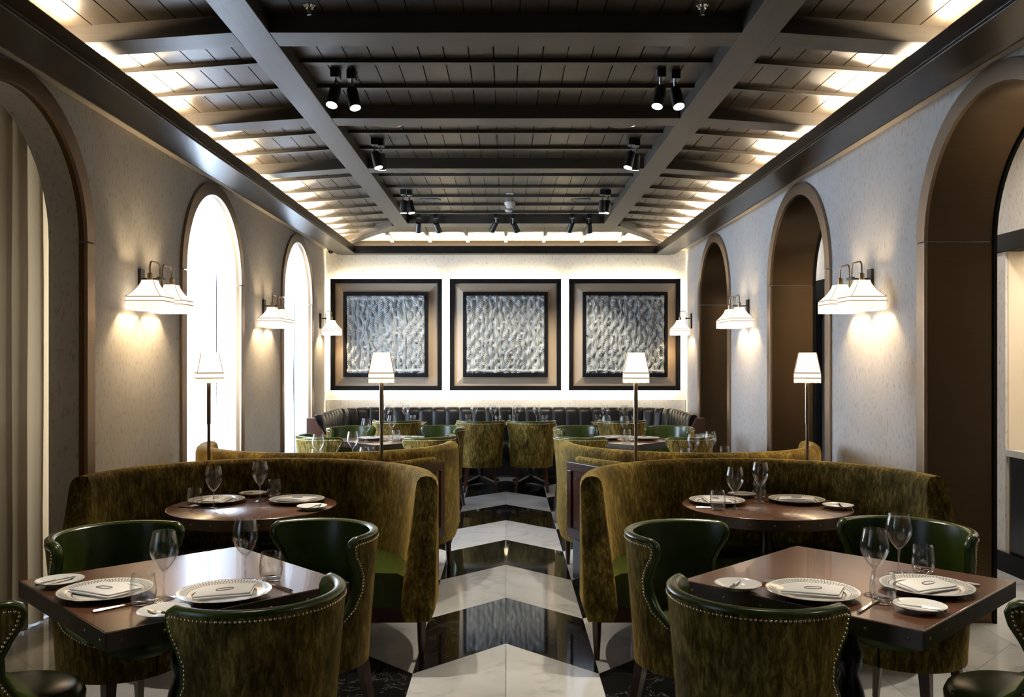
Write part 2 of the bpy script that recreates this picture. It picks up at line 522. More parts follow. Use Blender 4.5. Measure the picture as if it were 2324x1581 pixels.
# bronze frames around the arches
def arch_trim(idx, sx, yc, lining):
    t = bpy.data.objects.new('trim_%d' % idx, None); COL.objects.link(t); struct(t, 'bronze arch casing')
    xf = sx * (W - 0.022); xw = sx * W; xb = sx * (W + 0.37)
    ra, rb = RI, RO
    def post(sg, nm):
        y0, y1 = sorted((yc + sg * ra, yc + sg * rb))
        mb = MB().box(min(xf, xw), y0, 0, max(xf, xw), y1, SPRING - 0.003)
        mb.build(nm, 'bronze', t, 0, bevel=0.004)
    post(-1, 'jamb'); post(1, 'jamb')
    n = 32; loops = []
    for i in range(n + 1):
        a = 0.004 + (PI - 0.008) * i / n
        c, s_ = math.cos(a), math.sin(a)
        loops.append([(xf, yc + ra * c, SPRING + ra * s_), (xf, yc + rb * c, SPRING + rb * s_), (xw, yc + rb * c, SPRING + rb * s_), (xw, yc + ra * c, SPRING + ra * s_)])
    MB().loft(loops).build('arch_head', 'bronze', t, 30)
    x1 = xb + sx * 0.012 if lining else sx * (W + 0.03)
    th = 0.004
    for sg in (-1, 1):
        y0, y1 = sorted((yc + sg * ra, yc + sg * (ra + th)))
        MB().box(min(xw, x1), y0, 0, max(xw, x1), y1, SPRING - 0.003).build('jamb_lining', 'bronze_dark', t, 0)
    loops = []
    for i in range(n + 1):
        a = 0.004 + (PI - 0.008) * i / n
        c, s_ = math.cos(a), math.sin(a)
        loops.append([(xw, yc + ra * c, SPRING + ra * s_), (xw, yc + (ra + th) * c, SPRING + (ra + th) * s_), (x1, yc + (ra + th) * c, SPRING + (ra + th) * s_), (x1, yc + ra * c, SPRING + ra * s_)])
    MB().loft(loops).build('arch_lining', 'bronze_dark', t, 30)
    if lining:
        xe = xb + sx * 0.012
        for sg in (-1, 1):
            y0, y1 = sorted((yc + sg * (ra - 0.012), yc + sg * (ra + 0.06)))
            MB().box(min(xe, xe + sx * 0.02), y0, 0, max(xe, xe + sx * 0.02), y1, SPRING).build('back_jamb', 'frame_black', t, 0)
        loops = []
        for i in range(n + 1):
            a = PI * i / n; c, s_ = math.cos(a), math.sin(a); r0, r1 = ra - 0.012, ra + 0.06
            loops.append([(xe, yc + r0 * c, SPRING + r0 * s_), (xe, yc + r1 * c, SPRING + r1 * s_), (xe + sx * 0.02, yc + r1 * c, SPRING + r1 * s_), (xe + sx * 0.02, yc + r0 * c, SPRING + r0 * s_)])
        MB().loft(loops).build('back_arch', 'frame_black', t, 30)
for i, yc in enumerate(ARCH_Y):
    arch_trim(i + 1, -1, yc, False)
    arch_trim(i + 5, 1, yc, True)

# corridor beyond the right arches
CX = 3.65
wc = bpy.data.objects.new('wall_corridor', None); COL.objects.link(wc); struct(wc)
MB().box(CX, 6.44, 0, CX + 0.12, 8.55, 2.336).box(CX, 10.60, 0, CX + 0.12, 12.3, 2.336).box(CX, -1.2, 0, CX + 0.12, 4.3, 2.336).box(CX, -1.2, 2.468, CX + 0.12, 12.3, 3.1).build('wall_panel', 'plaster', wc, 0)
MB().box(CX - 0.02, -1.2, 2.336, CX + 0.12, 12.3, 2.468).build('dark_rail', 'frame_black', wc, 0, bevel=0.004)
MB().box(CX - 0.018, 6.44, 0, CX, 8.55, 0.14).box(CX - 0.018, -1.2, 0, CX, 6.44, 0.14).build('skirting', 'frame_black', wc, 0)
MB().box(CX + 0.62, 4.2, 0, CX + 0.70, 6.5, 2.4).box(CX + 0.02, 6.434, 0, CX + 0.62, 6.50, 2.4).box(CX + 0.02, 4.2, 0, CX + 0.62, 4.26, 2.4).box(CX + 0.12, 4.2, 2.336, CX + 0.62, 6.5, 2.40).build('niche_lining', 'cream', wc, 0)
MB().box(CX + 0.55, 8.5, 0, CX + 0.62, 10.7, 2.4).build('recess_wall', 'plaster', wc, 0)
MB().box(2.86, 12.2, 0, 4.4, 12.3, 3.1).build('end_wall', 'plaster', wc, 0)
struct(MB().box(2.86, -1.2, 3.06, 4.4, 12.3, 3.12).build('ceiling_corridor', 'cream', smooth=0))
# round-cornered dark doorway in the corridor
d = bpy.data.objects.new('door_1', None); COL.objects.link(d); struct(d, 'dark round-cornered doorway beyond the second right arch')
def dpath(inset):
    y0, y1, zt, r = 8.75 + inset, 10.60 - inset, 2.336 - inset, 0.34 - inset * 0.5
    P = [(y0, 0)]
    for i in range(9): a = PI - PI / 2 * i / 8; P.append((y0 + r + r * math.cos(a), zt - r + r * math.sin(a)))
    for i in range(9): a = PI / 2 - PI / 2 * i / 8; P.append((y1 - r + r * math.cos(a), zt - r + r * math.sin(a)))
    return P + [(y1, 0)]
A, B = dpath(0), dpath(0.10)
MB().loft([[(CX - 0.03, a[0], a[1]), (CX - 0.03, b[0], b[1]), (CX + 0.12, b[0], b[1]), (CX + 0.12, a[0], a[1])] for a, b in zip(A, B)]).build('door_frame', 'frame_black', d, 30)
# bar counter in the niche
bc = thing('bar_counter', 'dark bar cabinet with grey marble top beyond the nearest right arch', 'counter', (CX + 0.02, 5.34, 0))
MB().box(0, -1.06, 0, 0.56, 1.08, 0.843).build('cabinet', 'black_lacquer', bc, 0)
MB().box(-0.02, -1.07, 0.843, 0.58, 1.09, 0.893).build('worktop', 'counter_marble', bc, 0, bevel=0.004)
MB().box(0.56, -1.06, 0.893, 0.585, 1.08, 1.02).build('splashback', 'counter_marble', bc, 0)
tag(MB().box(-0.11, -0.05, 0, 0.11, 0.05, 0.012).box(-0.10, -0.045, 0.012, 0.09, 0.05, 0.022).build('folded_cloth', 'linen', None, 0, (3.95, 6.15, 0.893), 0.004), 'folded white cloth lying on the marble bar counter', 'cloth')

# ------------------------------------------------------------------ ceiling
ZB, ZP = 3.16, 3.25
def zslope(d):                      # panel height at a distance d outside the inner frame edge (1.35)
    return ZP - 0.07 * max(0.0, d) / 0.95
ce = struct(MB().box(-2.9, -1.2, 3.40, 2.9, 12.3, 3.5).build('ceiling', 'slot', smooth=0))
XI, XO = 1.167, 1.35
beamY = [(-0.30, -0.11), (1.25, 1.44), (2.80, 2.99), (4.35, 4.545), (5.90, 6.09), (7.45, 7.63)]
FY0, FY1 = 10.455, 10.73
bays = [(-0.11, 1.25), (1.44, 2.80), (2.99, 4.35), (4.545, 5.90), (6.09, 7.45), (7.63, FY0)]
ribs = [0.30, 0.80, 1.85, 2.35, 3.43, 3.89, 4.985, 5.45, 6.536, 7.03, 8.07, 8.62, 9.12, 9.62, 10.12]
npl = 17; pw = 2 * XI / npl
# centre planks
protos = {}
for (y0, y1) in bays[2:]:
    L = y1 - y0 + 0.02
    for k in range(npl):
        key = ('c', round(L, 3))
        if key not in protos:
            o = MB().box(0.0032, -0.01, 0, pw - 0.0032, L - 0.01, 0.018).build('plank', 'ceil_wood', ce, 0)
            protos[key] = o
        else: o = inst(protos[key], parent=ce)
        o.location = (-XI + k * pw, y0, ZP)
# side planks
XS = 2.32; nsp = 7; sw = (XS - XO) / nsp
for s in (-1, 1):
    for bi, (y0, y1) in enumerate(bays[2:]):
        last = bi == len(bays[2:]) - 1
        for k in range(nsp):
            a, b = XO + k * sw + 0.0032, XO + (k + 1) * sw - 0.0032
            ye = y1
            if last: ye = FY1 + (k + 0.5) * sw * (YF - FY1) / (XS - XO)
            z0, z1 = zslope(a - XO), zslope(b - XO)
            v = [(s * a, y0 - 0.01, z0), (s * b, y0 - 0.01, z1), (s * b, ye, z1), (s * a, ye, z0)]
            if s < 0: v = v[::-1]
            v = v + [(p[0], p[1], p[2] + 0.018) for p in v]
            MB().hexa(v).build('plank', 'ceil_wood', ce, 0)
# far slope planks (run across the room)
nf = 9; fw = (YF - FY1) / nf
for k in range(nf):
    a, b = FY1 + k * fw + 0.0016, FY1 + (k + 1) * fw - 0.0016
    half = XO + (XS - XO) * (k + 0.5) / nf
    z0, z1 = ZP - 0.07 * (a - FY1) / (YF - FY1), ZP - 0.07 * (b - FY1) / (YF - FY1)
    v = [(-half, a, z0), (half, a, z0), (half, b, z1), (-half, b, z1)]
    v = v + [(p[0], p[1], p[2] + 0.018) for p in v]
    MB().hexa(v).build('plank', 'ceil_wood', ce, 0)
# long beams and far frame beam
for s in (-1, 1):
    x0, x1 = sorted((s * XI, s * XO))
    MB().box(x0, -1.2, ZB, x1, FY1, ZP + 0.03).build('long_beam', 'beam_wood', ce, 0, bevel=0.003)
MB().box(-XI, FY0, ZB, XI, FY1, ZP + 0.03).build('cross_beam', 'beam_wood_x', ce, 0, bevel=0.003)
for (y0, y1) in beamY:
    MB().box(-XI, y0, ZB + 0.002, XI, y1, ZP + 0.03).build('cross_beam', 'beam_wood_x', ce, 0, bevel=0.003)
    for s in (-1, 1):
        za, zb = ZB + 0.002, ZB - 0.066
        v = [(s * XO, y0, za), (s * XS, y0, zb), (s * XS, y1, zb), (s * XO, y1, za)]
        if s < 0: v = v[::-1]
        v = v + [(p[0], p[1], p[2] + 0.12) for p in v]
        MB().hexa(v).build('side_beam', 'beam_wood_x', ce, 0, bevel=0.003)
for y in ribs:
    MB().box(-XI, y, ZP - 0.022, XI, y + 0.045, ZP + 0.01).build('rib', 'beam_wood_x', ce, 0)
    if y < 2.5: continue
for y in ribs[4:] + [10.62, 11.05, 11.45]:
    for s in (-1, 1):
        xa = XO
        if y > FY1: xa = XO + (y - FY1) / (YF - FY1) * (XS - XO) + 0.05
        za, zb = zslope(xa - XO) - 0.022, zslope(XS - XO) - 0.022
        v = [(s * xa, y, za), (s * XS, y, zb), (s * XS, y + 0.045, zb), (s * xa, y + 0.045, za)]
        if s < 0: v = v[::-1]
        v = v + [(p[0], p[1], p[2] + 0.03) for p in v]
        MB().hexa(v).build('rib', 'beam_wood_x', ce, 0)
for k in range(-3, 4):
    x = k * 0.52
    ye = YF if abs(x) < XO else YF
    ys = FY1 + max(0, (abs(x) - XO)) / (XS - XO) * (YF - FY1) + 0.06 * (abs(x) > XO)
    zf = lambda y: ZP - 0.07 * (y - FY1) / (YF - FY1) - 0.022
    v = [(x - 0.0225, ys, zf(ys)), (x + 0.0225, ys, zf(ys)), (x + 0.0225, ye, zf(ye)), (x - 0.0225, ye, zf(ye))]
    v = v + [(p[0], p[1], p[2] + 0.03) for p in v]
    MB().hexa(v).build('rib', 'beam_wood_x', ce, 0)
for s in (-1, 1):                    # hip rafters
    a = Vector((s * (XO - 0.02), FY1 - 0.02, ZB + 0.005)); b = Vector((s * (XS - 0.02), YF - 0.02, ZB - 0.06))
    dv = (b - a); n_ = Vector((-dv.y, dv.x, 0)).normalized() * 0.065
    v = [a - n_, a + n_, b + n_, b - n_]
    v = v[::-1] if s > 0 else v[::-1]
    v = [tuple(p) for p in v]; v = v + [(p[0], p[1], p[2] + 0.1) for p in v]
    MB().hexa(v).build('hip_rafter', 'beam_wood', ce, 0, bevel=0.003)
# cornice with its lip, trough back boards, plaster soffit, air slots
for s in (-1, 1):
    x0, x1 = sorted((s * 2.05, s * 2.27))
    xl = sorted((s * 2.05, s * 2.075))
    MB().box(x0, -1.2, 2.987, x1, YF, 3.004).box(xl[0], -1.2, 3.004, xl[1], YF, 3.092).build('cornice_beam', 'cornice_wood', ce, 0, bevel=0.004)
    x0, x1 = sorted((s * 2.27, s * 2.325))
    MB().box(x0, -1.2, 2.995, x1, YF, 3.40).build('trough_board', 'cornice_wood', ce, 0)
    x0, x1 = sorted((s * 2.425, s * (W + 0.3)))
    MB().box(x0, -1.2, 3.05, x1, YF, 3.12).build('soffit', 'cream', ce, 0)
    x0, x1 = sorted((s * 2.27, s * 2.425))
    MB().box(x0, 10.8, 3.05, x1, YF, 3.12).build('soffit', 'cream', ce, 0)
    g = MB()
    for k in range(4):
        xa = 2.288 + k * 0.038
        xx = sorted((s * xa, s * (xa + 0.008)))
        g.box(xx[0], -1.2, 3.052, xx[1], 10.8, 3.085)
    xx = sorted((s * 2.27, s * 2.425))
    g.box(xx[0], -1.2, 3.085, xx[1], 10.8, 3.12)
    g.build('air_slot', 'slot', ce, 0)
MB().box(-2.05, 11.97, 2.987, 2.05, YF, 3.004).box(-2.05, 11.97, 3.004, 2.05, 11.995, 3.092).build('cornice_beam', 'cornice_wood', ce, 0, bevel=0.004)
MB().box(-2.27, YF - 0.012, 3.0, 2.27, YF + 0.01, 3.40).build('trough_board', 'cornice_wood', ce, 0)

# ------------------------------------------------------------------ framed reliefs on the far wall
def relief_height(seed, n=150):
    rng = np.random.default_rng(seed)
    u = np.linspace(0, 1, n); X, Z = np.meshgrid(u, u)
    H = np.zeros((n, n))
    wob = lambda: sum(rng.normal(0, 0.0075) * np.sin(2 * PI * (k * Z + rng.random())) for k in (1, 2, 3, 5))
    cols = 17; rows = 13
    for c in range(cols):
        xc = (c + 0.5) / cols + wob() + rng.normal(0, 0.006)
        wd = (0.026 + 0.008 * rng.random()) * (1 + 0.18 * np.sin(2 * PI * (Z * rng.uniform(2, 4) + rng.random())))
        dx = (X - xc) / wd
        prof = np.sqrt(np.clip(1 - dx ** 2, 0, 1))
        over = 0.55 + 0.45 * np.sin(2 * PI * (Z * rows / 2 + 0.5 * (c % 2)) + rng.normal(0, 0.5))
        kind = rng.random()
        tw = 0.26 * np.abs(np.sin(PI * (Z * 40 + dx * 0.9))) if kind < 0.55 else 0.22 * np.abs(np.sin(PI * dx * 1.7))
        H = np.maximum(H, prof * (0.50 + 0.50 * over - tw))
    for r in range(rows):
        zc = (r + 0.5) / rows + sum(rng.normal(0, 0.006) * np.sin(2 * PI * (k * X + rng.random())) for k in (1, 2, 3))
        wd = 0.021 + 0.008 * rng.random()
        dz = (Z - zc) / wd
        prof = np.sqrt(np.clip(1 - dz ** 2, 0, 1))
        over = np.sin(2 * PI * (X * cols / 2 + 0.5 * (r % 2)) + 1.2 * np.sin(2 * PI * (X * 2 + rng.random())))
        amp = 0.38 + 0.40 * np.clip(over, -1, 1)
        if r in (0, rows - 1): amp = amp * 0.3 + 0.75
        tw = 0.12 * np.abs(np.sin(2 * PI * (X * 24 + dz)))
        H = np.maximum(H, prof * (amp - tw))
    edge = np.minimum.reduce([X, 1 - X, Z, 1 - Z])
    return np.clip(H, 0, 1.1) * np.clip(edge / 0.012, 0, 1)
art_lab = ('left of three black framed woven rope relief panels, behind the left lamp shade',
           'middle of three black framed woven rope relief panels, clear of any lamp',
           'right of three black framed woven rope relief panels, behind the right lamp shade')
FR = 0.762
for k, (xc, lab) in enumerate(zip((-1.635, -0.005, 1.625), art_lab)):
    t = thing('relief_panel', lab, 'artwork', (xc, YF - 0.065, 1.888), group='framed reliefs on the far wall')
    y0, y1 = -0.045, 0.0          # front, back
    def bar(nm, w0, w1, ya, yb, mt):
        for (a, b, c, d_) in ((-w0, -w0, w0, -w1), (-w0, w1, w0, w0), (-w0, -w1, -w1, w1), (w1, -w1, w0, w1)):
            MB().box(a, ya, b, c, yb, d_).build(nm, mt, t, 0, bevel=0.003)
    bar('outer_frame', FR, FR - 0.060, -0.050, 0.010, 'frame_black')
    # mitred mat, rising to the inner frame
    wo, wi = FR - 0.060, 0.575
    for rot in range(4):
        c, s_ = math.cos(rot * PI / 2), math.sin(rot * PI / 2)
        q = [(-wo, -0.008, -wo), (wo, -0.008, -wo), (wi, -0.045, -wi), (-wi, -0.045, -wi)]
        q = [(p[0] * c - p[2] * s_, p[1], p[0] * s_ + p[2] * c) for p in q]
        qb = [(p[0], 0.008, p[2]) for p in q]
        MB().hexa(qb + q).build('mat_board', 'taupe', t, 0)
    bar('inner_frame', 0.578, 0.533, -0.105, -0.02, 'frame_black')
    MB().box(-0.53, -0.055, -0.53, 0.53, -0.03, 0.53).build('backing', 'frame_black', t, 0)
    H = relief_height(11 + k, 190); n = H.shape[0]
    V = [(-0.537 + 1.074 * i / (n - 1), -0.066 - 0.085 * H[j, i], -0.537 + 1.074 * j / (n - 1)) for j in range(n) for i in range(n)]
    F = [(j * n + i, j * n + i + 1, (j + 1) * n + i + 1, (j + 1) * n + i) for j in range(n - 1) for i in range(n - 1)]
    o = MB().add(V, F).build('woven_relief', 'relief', t, 60)
    # light strip behind the frame washing the wall
    mb = MB(); q = FR - 0.045
    mb.box(-q, 0.012, -q, q, 0.02, -q + 0.012).box(-q, 0.012, q - 0.012, q, 0.02, q).box(-q, 0.012, -q, -q + 0.012, 0.02, q).box(q - 0.012, 0.012, -q, q, 0.02, q)
    mb.build('light_strip', 'led', t, 0)
    HALO = 11.0
    for (dx, dz, sx_, sy_) in ((0, -1, 1.40, 0.02), (0, 1, 1.40, 0.02), (-1, 0, 0.02, 1.40), (1, 0, 0.02, 1.40)):
        strip('halo_strip', (xc + dx * (FR - 0.05), YF - 0.040, 1.888 + dz * (FR - 0.05)), HALO, (1.0, 0.86, 0.58), (0, 0, 1) if dx else (1, 0, 0), 1.40, 0.02, (dx, 0.65, dz))

# ------------------------------------------------------------------ far banquette
bq = thing('banquette', 'black channel-tufted leather banquette curving along the far wall', 'banquette', (0, 0, 0))
def bq_path():
    P = []
    xo, yo, r = 2.30, 12.10, 0.55
    yend = 10.45
    def seg(a, b, n):
        for i in range(n): P.append((a[0] + (b[0] - a[0]) * i / n, a[1] + (b[1] - a[1]) * i / n))
    seg((-xo, yend), (-xo, yo - r), 12)
    for i in range(12):
        a = PI - PI / 2 * i / 12; P.append((-xo + r + r * math.cos(a), yo - r + r * math.sin(a)))
    seg((-xo + r, yo), (xo - r, yo), 40)
    for i in range(12):
        a = PI / 2 - PI / 2 * i / 12; P.append((xo - r + r * math.cos(a), yo - r + r * math.sin(a)))
    seg((xo, yo - r), (xo, yend), 12); P.append((xo, yend))
    return P
BP = bq_path()
cum = [0.0]
for a, b in zip(BP, BP[1:]): cum.append(cum[-1] + math.dist(a, b))
def bq_at(s):
    s = min(max(s, 0), cum[-1] - 1e-6)
    for i in range(len(BP) - 1):
        if cum[i + 1] >= s:
            u = (s - cum[i]) / (cum[i + 1] - cum[i])
            a, b = Vector(BP[i]), Vector(BP[i + 1])
            t = (b - a).normalized()
            return a + (b - a) * u, Vector((t.y, -t.x))      # point, inward normal
nch = round(cum[-1] / 0.18)
cw = cum[-1] / nch
prof = [(0.02, 0.40), (0.02, 0.84), (0.035, 0.885), (0.075, 0.902), (0.115, 0.885), (0.14, 0.83), (0.165, 0.62), (0.18, 0.40)]
for c in range(nch):
    loops = []
    for j in range(7):
        u = j / 6
        p, n_ = bq_at((c + 0.015 + 0.97 * u) * cw)
        bl = math.sqrt(max(0, 1 - (2 * u - 1) ** 4)) * 0.015 - 0.015
        loops.append([(p.x + n_.x * (d + bl * (d > 0.08)), p.y + n_.y * (d + bl * (d > 0.08)), z + bl * 0.5 * (z > 0.87)) for d, z in prof])
    MB().loft(loops).build('channel', 'black_leather', bq, 50)
def sweep(prof, name, mat, inset0=0.0):
    loops = []
    N = 70
    for j in range(N + 1):
        p, n_ = bq_at(cum[-1] * j / N)
        loops.append([(p.x + n_.x * d, p.y + n_.y * d, z) for d, z in prof])
    MB().loft(loops).build(name, mat, bq, 40)
sweep([(0.10, 0.30), (0.10, 0.43), (0.16, 0.455), (0.48, 0.46), (0.53, 0.45), (0.55, 0.42), (0.55, 0.30)], 'seat_cushion', 'black_leather')
sweep([(0.02, 0.02), (0.02, 0.40), (0.10, 0.30), (0.50, 0.30), (0.50, 0.02)], 'base', 'black_lacquer')
for s in (-1, 1):                                # wooden end panels
    pts = [(0.0, 0.02), (0.0, 0.86), (0.10, 0.86), (0.20, 0.66), (0.56, 0.46), (0.58, 0.02)]
    v = [(s * (2.345 - d), 10.44, z) for d, z in pts] + [(s * (2.345 - d), 10.36, z) for d, z in pts]
    n = len(pts)
    fs = [tuple(range(n)), tuple(range(2 * n - 1, n - 1, -1))] + [(i, n + i, n + (i + 1) % n, (i + 1) % n) for i in range(n)]
    MB().add(v, fs).build('end_panel', 'panel_wood', bq, 0, bevel=0.006)

# ------------------------------------------------------------------ booths
def make_booth(label, loc, rotz):
    t = thing('curved_booth', label, 'booth', loc, rotz, 'curved velvet booths')
    a, b, e0, lean = 0.96, 0.90, 0.02, 0.22
    ZB0, ZT0 = 0.24, 0.94
    def ez(z): return e0 + lean * (1 - min(1, max(0, (z - 0.30) / 0.62)) ** 0.8)
    def station(u, d, z, cut=0.0):
        # u in 0..1 along: straight end, arc, straight end
        if u < 0.08:
            y = -(ez(z) - cut) * (1 - u / 0.08); return (a - d, y, z)
        if u > 0.92:
            y = -(ez(z) - cut) * ((u - 0.92) / 0.08); return (-(a - d), y, z)
        ph = PI * (u - 0.08) / 0.84
        return ((a - d) * math.cos(ph), (b - d) * math.sin(ph), z)
    prof = [(0.02, ZB0), (0.0, 0.30), (0.0, 0.885), (0.008, 0.915), (0.03, 0.935), (0.06, ZT0), (0.09, 0.935), (0.108, 0.912), (0.116, 0.87), (0.13, 0.72), (0.16, 0.47), (0.17, 0.30), (0.15, ZB0)]
    us = [0, 0.006, 0.03, 0.055, 0.08] + [0.08 + 0.84 * i / 48 for i in range(1, 48)] + [0.92, 0.945, 0.97, 0.994, 1.0]
    loops = []
    for k, u in enumerate(us):
        sh = 0.012 if u in (0, 1.0) else 0.0      # soften the end edge
        cx_ = [(p[0], p[1]) for p in prof]
        mid = 0.085
        L = []
        for d, z in cx_:
            dd = d + (mid - d) * (sh / 0.085); zz = z - (sh if z > 0.5 else -sh * 0.5)
            L.append(station(u, dd, zz))
        loops.append(L)
    MB().loft(loops).build('back', 'velvet', t, 50)
    sp = [(0.155, 0.29), (0.15, 0.44), (0.20, 0.462), (0.50, 0.468), (0.55, 0.455), (0.57, 0.43), (0.57, 0.31), (0.55, 0.29)]
    loops = [[station(u, d, z, ez(z) - 0.14) for d, z in sp] for u in us]
    MB().loft(loops).build('seat', 'green', t, 40)
    bp = [(0.10, 0.20), (0.10, 0.30), (0.53, 0.30), (0.53, 0.20)]
    loops = [[station(u, d, z, ez(z) - 0.10) for d, z in bp] for u in us]
    MB().loft(loops).build('seat_rail', 'leg_wood', t, 40)
    for u, d in ((0.05, 0.08), (0.95, 0.08), (0.30, 0.10), (0.70, 0.10), (0.04, 0.48), (0.96, 0.48), (0.40, 0.48), (0.60, 0.48)):
        x, y, _ = station(u, d, 0.3, 0.05)
        MB().lathe([(0.014, 0.0), (0.020, 0.10), (0.026, 0.26)], 10, (x, y, 0)).build('leg', 'leg_wood', t, 40)
    return t
BX = 1.335
make_booth('olive velvet curved booth around the set round table, front left', (-BX + 0.02, 4.62, 0), 0)
make_booth('olive velvet curved booth around the set round table, front right', (BX + 0.015, 4.62, 0), 0)
make_booth('olive velvet curved booth backing onto the front left booth', (-BX + 0.02, 6.60, 0), PI)
make_booth('olive velvet curved booth backing onto the front right booth', (BX + 0.015, 6.60, 0), PI)

# mahogany cabinets filling the gap between the booths on the aisle side
for s, nm in ((-1, 'left'), (1, 'right')):
    t = thing('service_cabinet', 'mahogany panelled cabinet wedged between the two %s booths' % nm, 'cabinet', (s * 0.43, 6.22, 0), group='cabinets between booths')
    # local: panel runs from (0,0) to (.20,-.36)*s direction
    P = [Vector((0, 0)), Vector((0.20, -0.35)), Vector((0.44, -0.60))]
    def wall_strip(a, b, z0, z1, th, nm, mt, off=0.0, i0=0.0, i1=0.0, bev=0.003):
        d = (b - a).normalized(); n_ = Vector((d.y, -d.x))
        if n_.x > 0: n_ = -n_
        a2, b2 = a + d * i0, b - d * i1
        q = [a2 + n_ * off, b2 + n_ * off, b2 + n_ * (off - th), a2 + n_ * (off - th)]
        q = [(s * p.x, p.y) for p in q]
        if s < 0: q = q[::-1]
        return MB().prism(q[::-1], z0, z1).build(nm, mt, t, 0, bevel=bev)
    for a, b in ((P[0], P[1]), (P[1], P[2])):
        pn = wall_strip(a, b, 0.30, 0.83, 0.022, 'panel', 'panel_wood', -0.012)
        if a is P[0]: pn0 = pn
        wall_strip(a, b, 0.77, 0.83, 0.014, 'top_rail', 'panel_wood')
        wall_strip(a, b, 0.30, 0.37, 0.014, 'bottom_rail', 'panel_wood')
        wall_strip(a, b, 0.371, 0.769, 0.014, 'stile', 'panel_wood', 0, 0, (b - a).length - 0.05)
        wall_strip(a, b, 0.371, 0.769, 0.014, 'stile', 'panel_wood', 0, (b - a).length - 0.05, 0)
        wall_strip(a, b, 0.0, 0.30, 0.03, 'plinth', 'black_lacquer', -0.05)
    for z in (0.42, 0.72):
        d = (P[1] - P[0]).normalized(); n_ = Vector((d.y, -d.x)); n_ = -n_ if n_.x > 0 else n_
        p = P[0] + d * 0.10 + n_ * (-0.012)
        MB().lathe([(0.006, -0.006), (0.007, 0.0), (0.004, 0.005), (0.0, 0.006)], 8, (s * p.x, p.y - 0.004, z)).build('knob', 'brass', pn0, 60)
    path = [(s * (0.06), -0.06, 0.853), (s * 0.075, -0.085, 0.853), (s * 0.20, -0.31, 0.853), (s * 0.32, -0.45, 0.853), (s * 0.44, -0.57, 0.853), (s * 0.46, -0.585, 0.853)]
    MB().tube(path, [0.008, 0.024, 0.026, 0.026, 0.024, 0.008], 10).build('velvet_cap', 'velvet', t, 60)

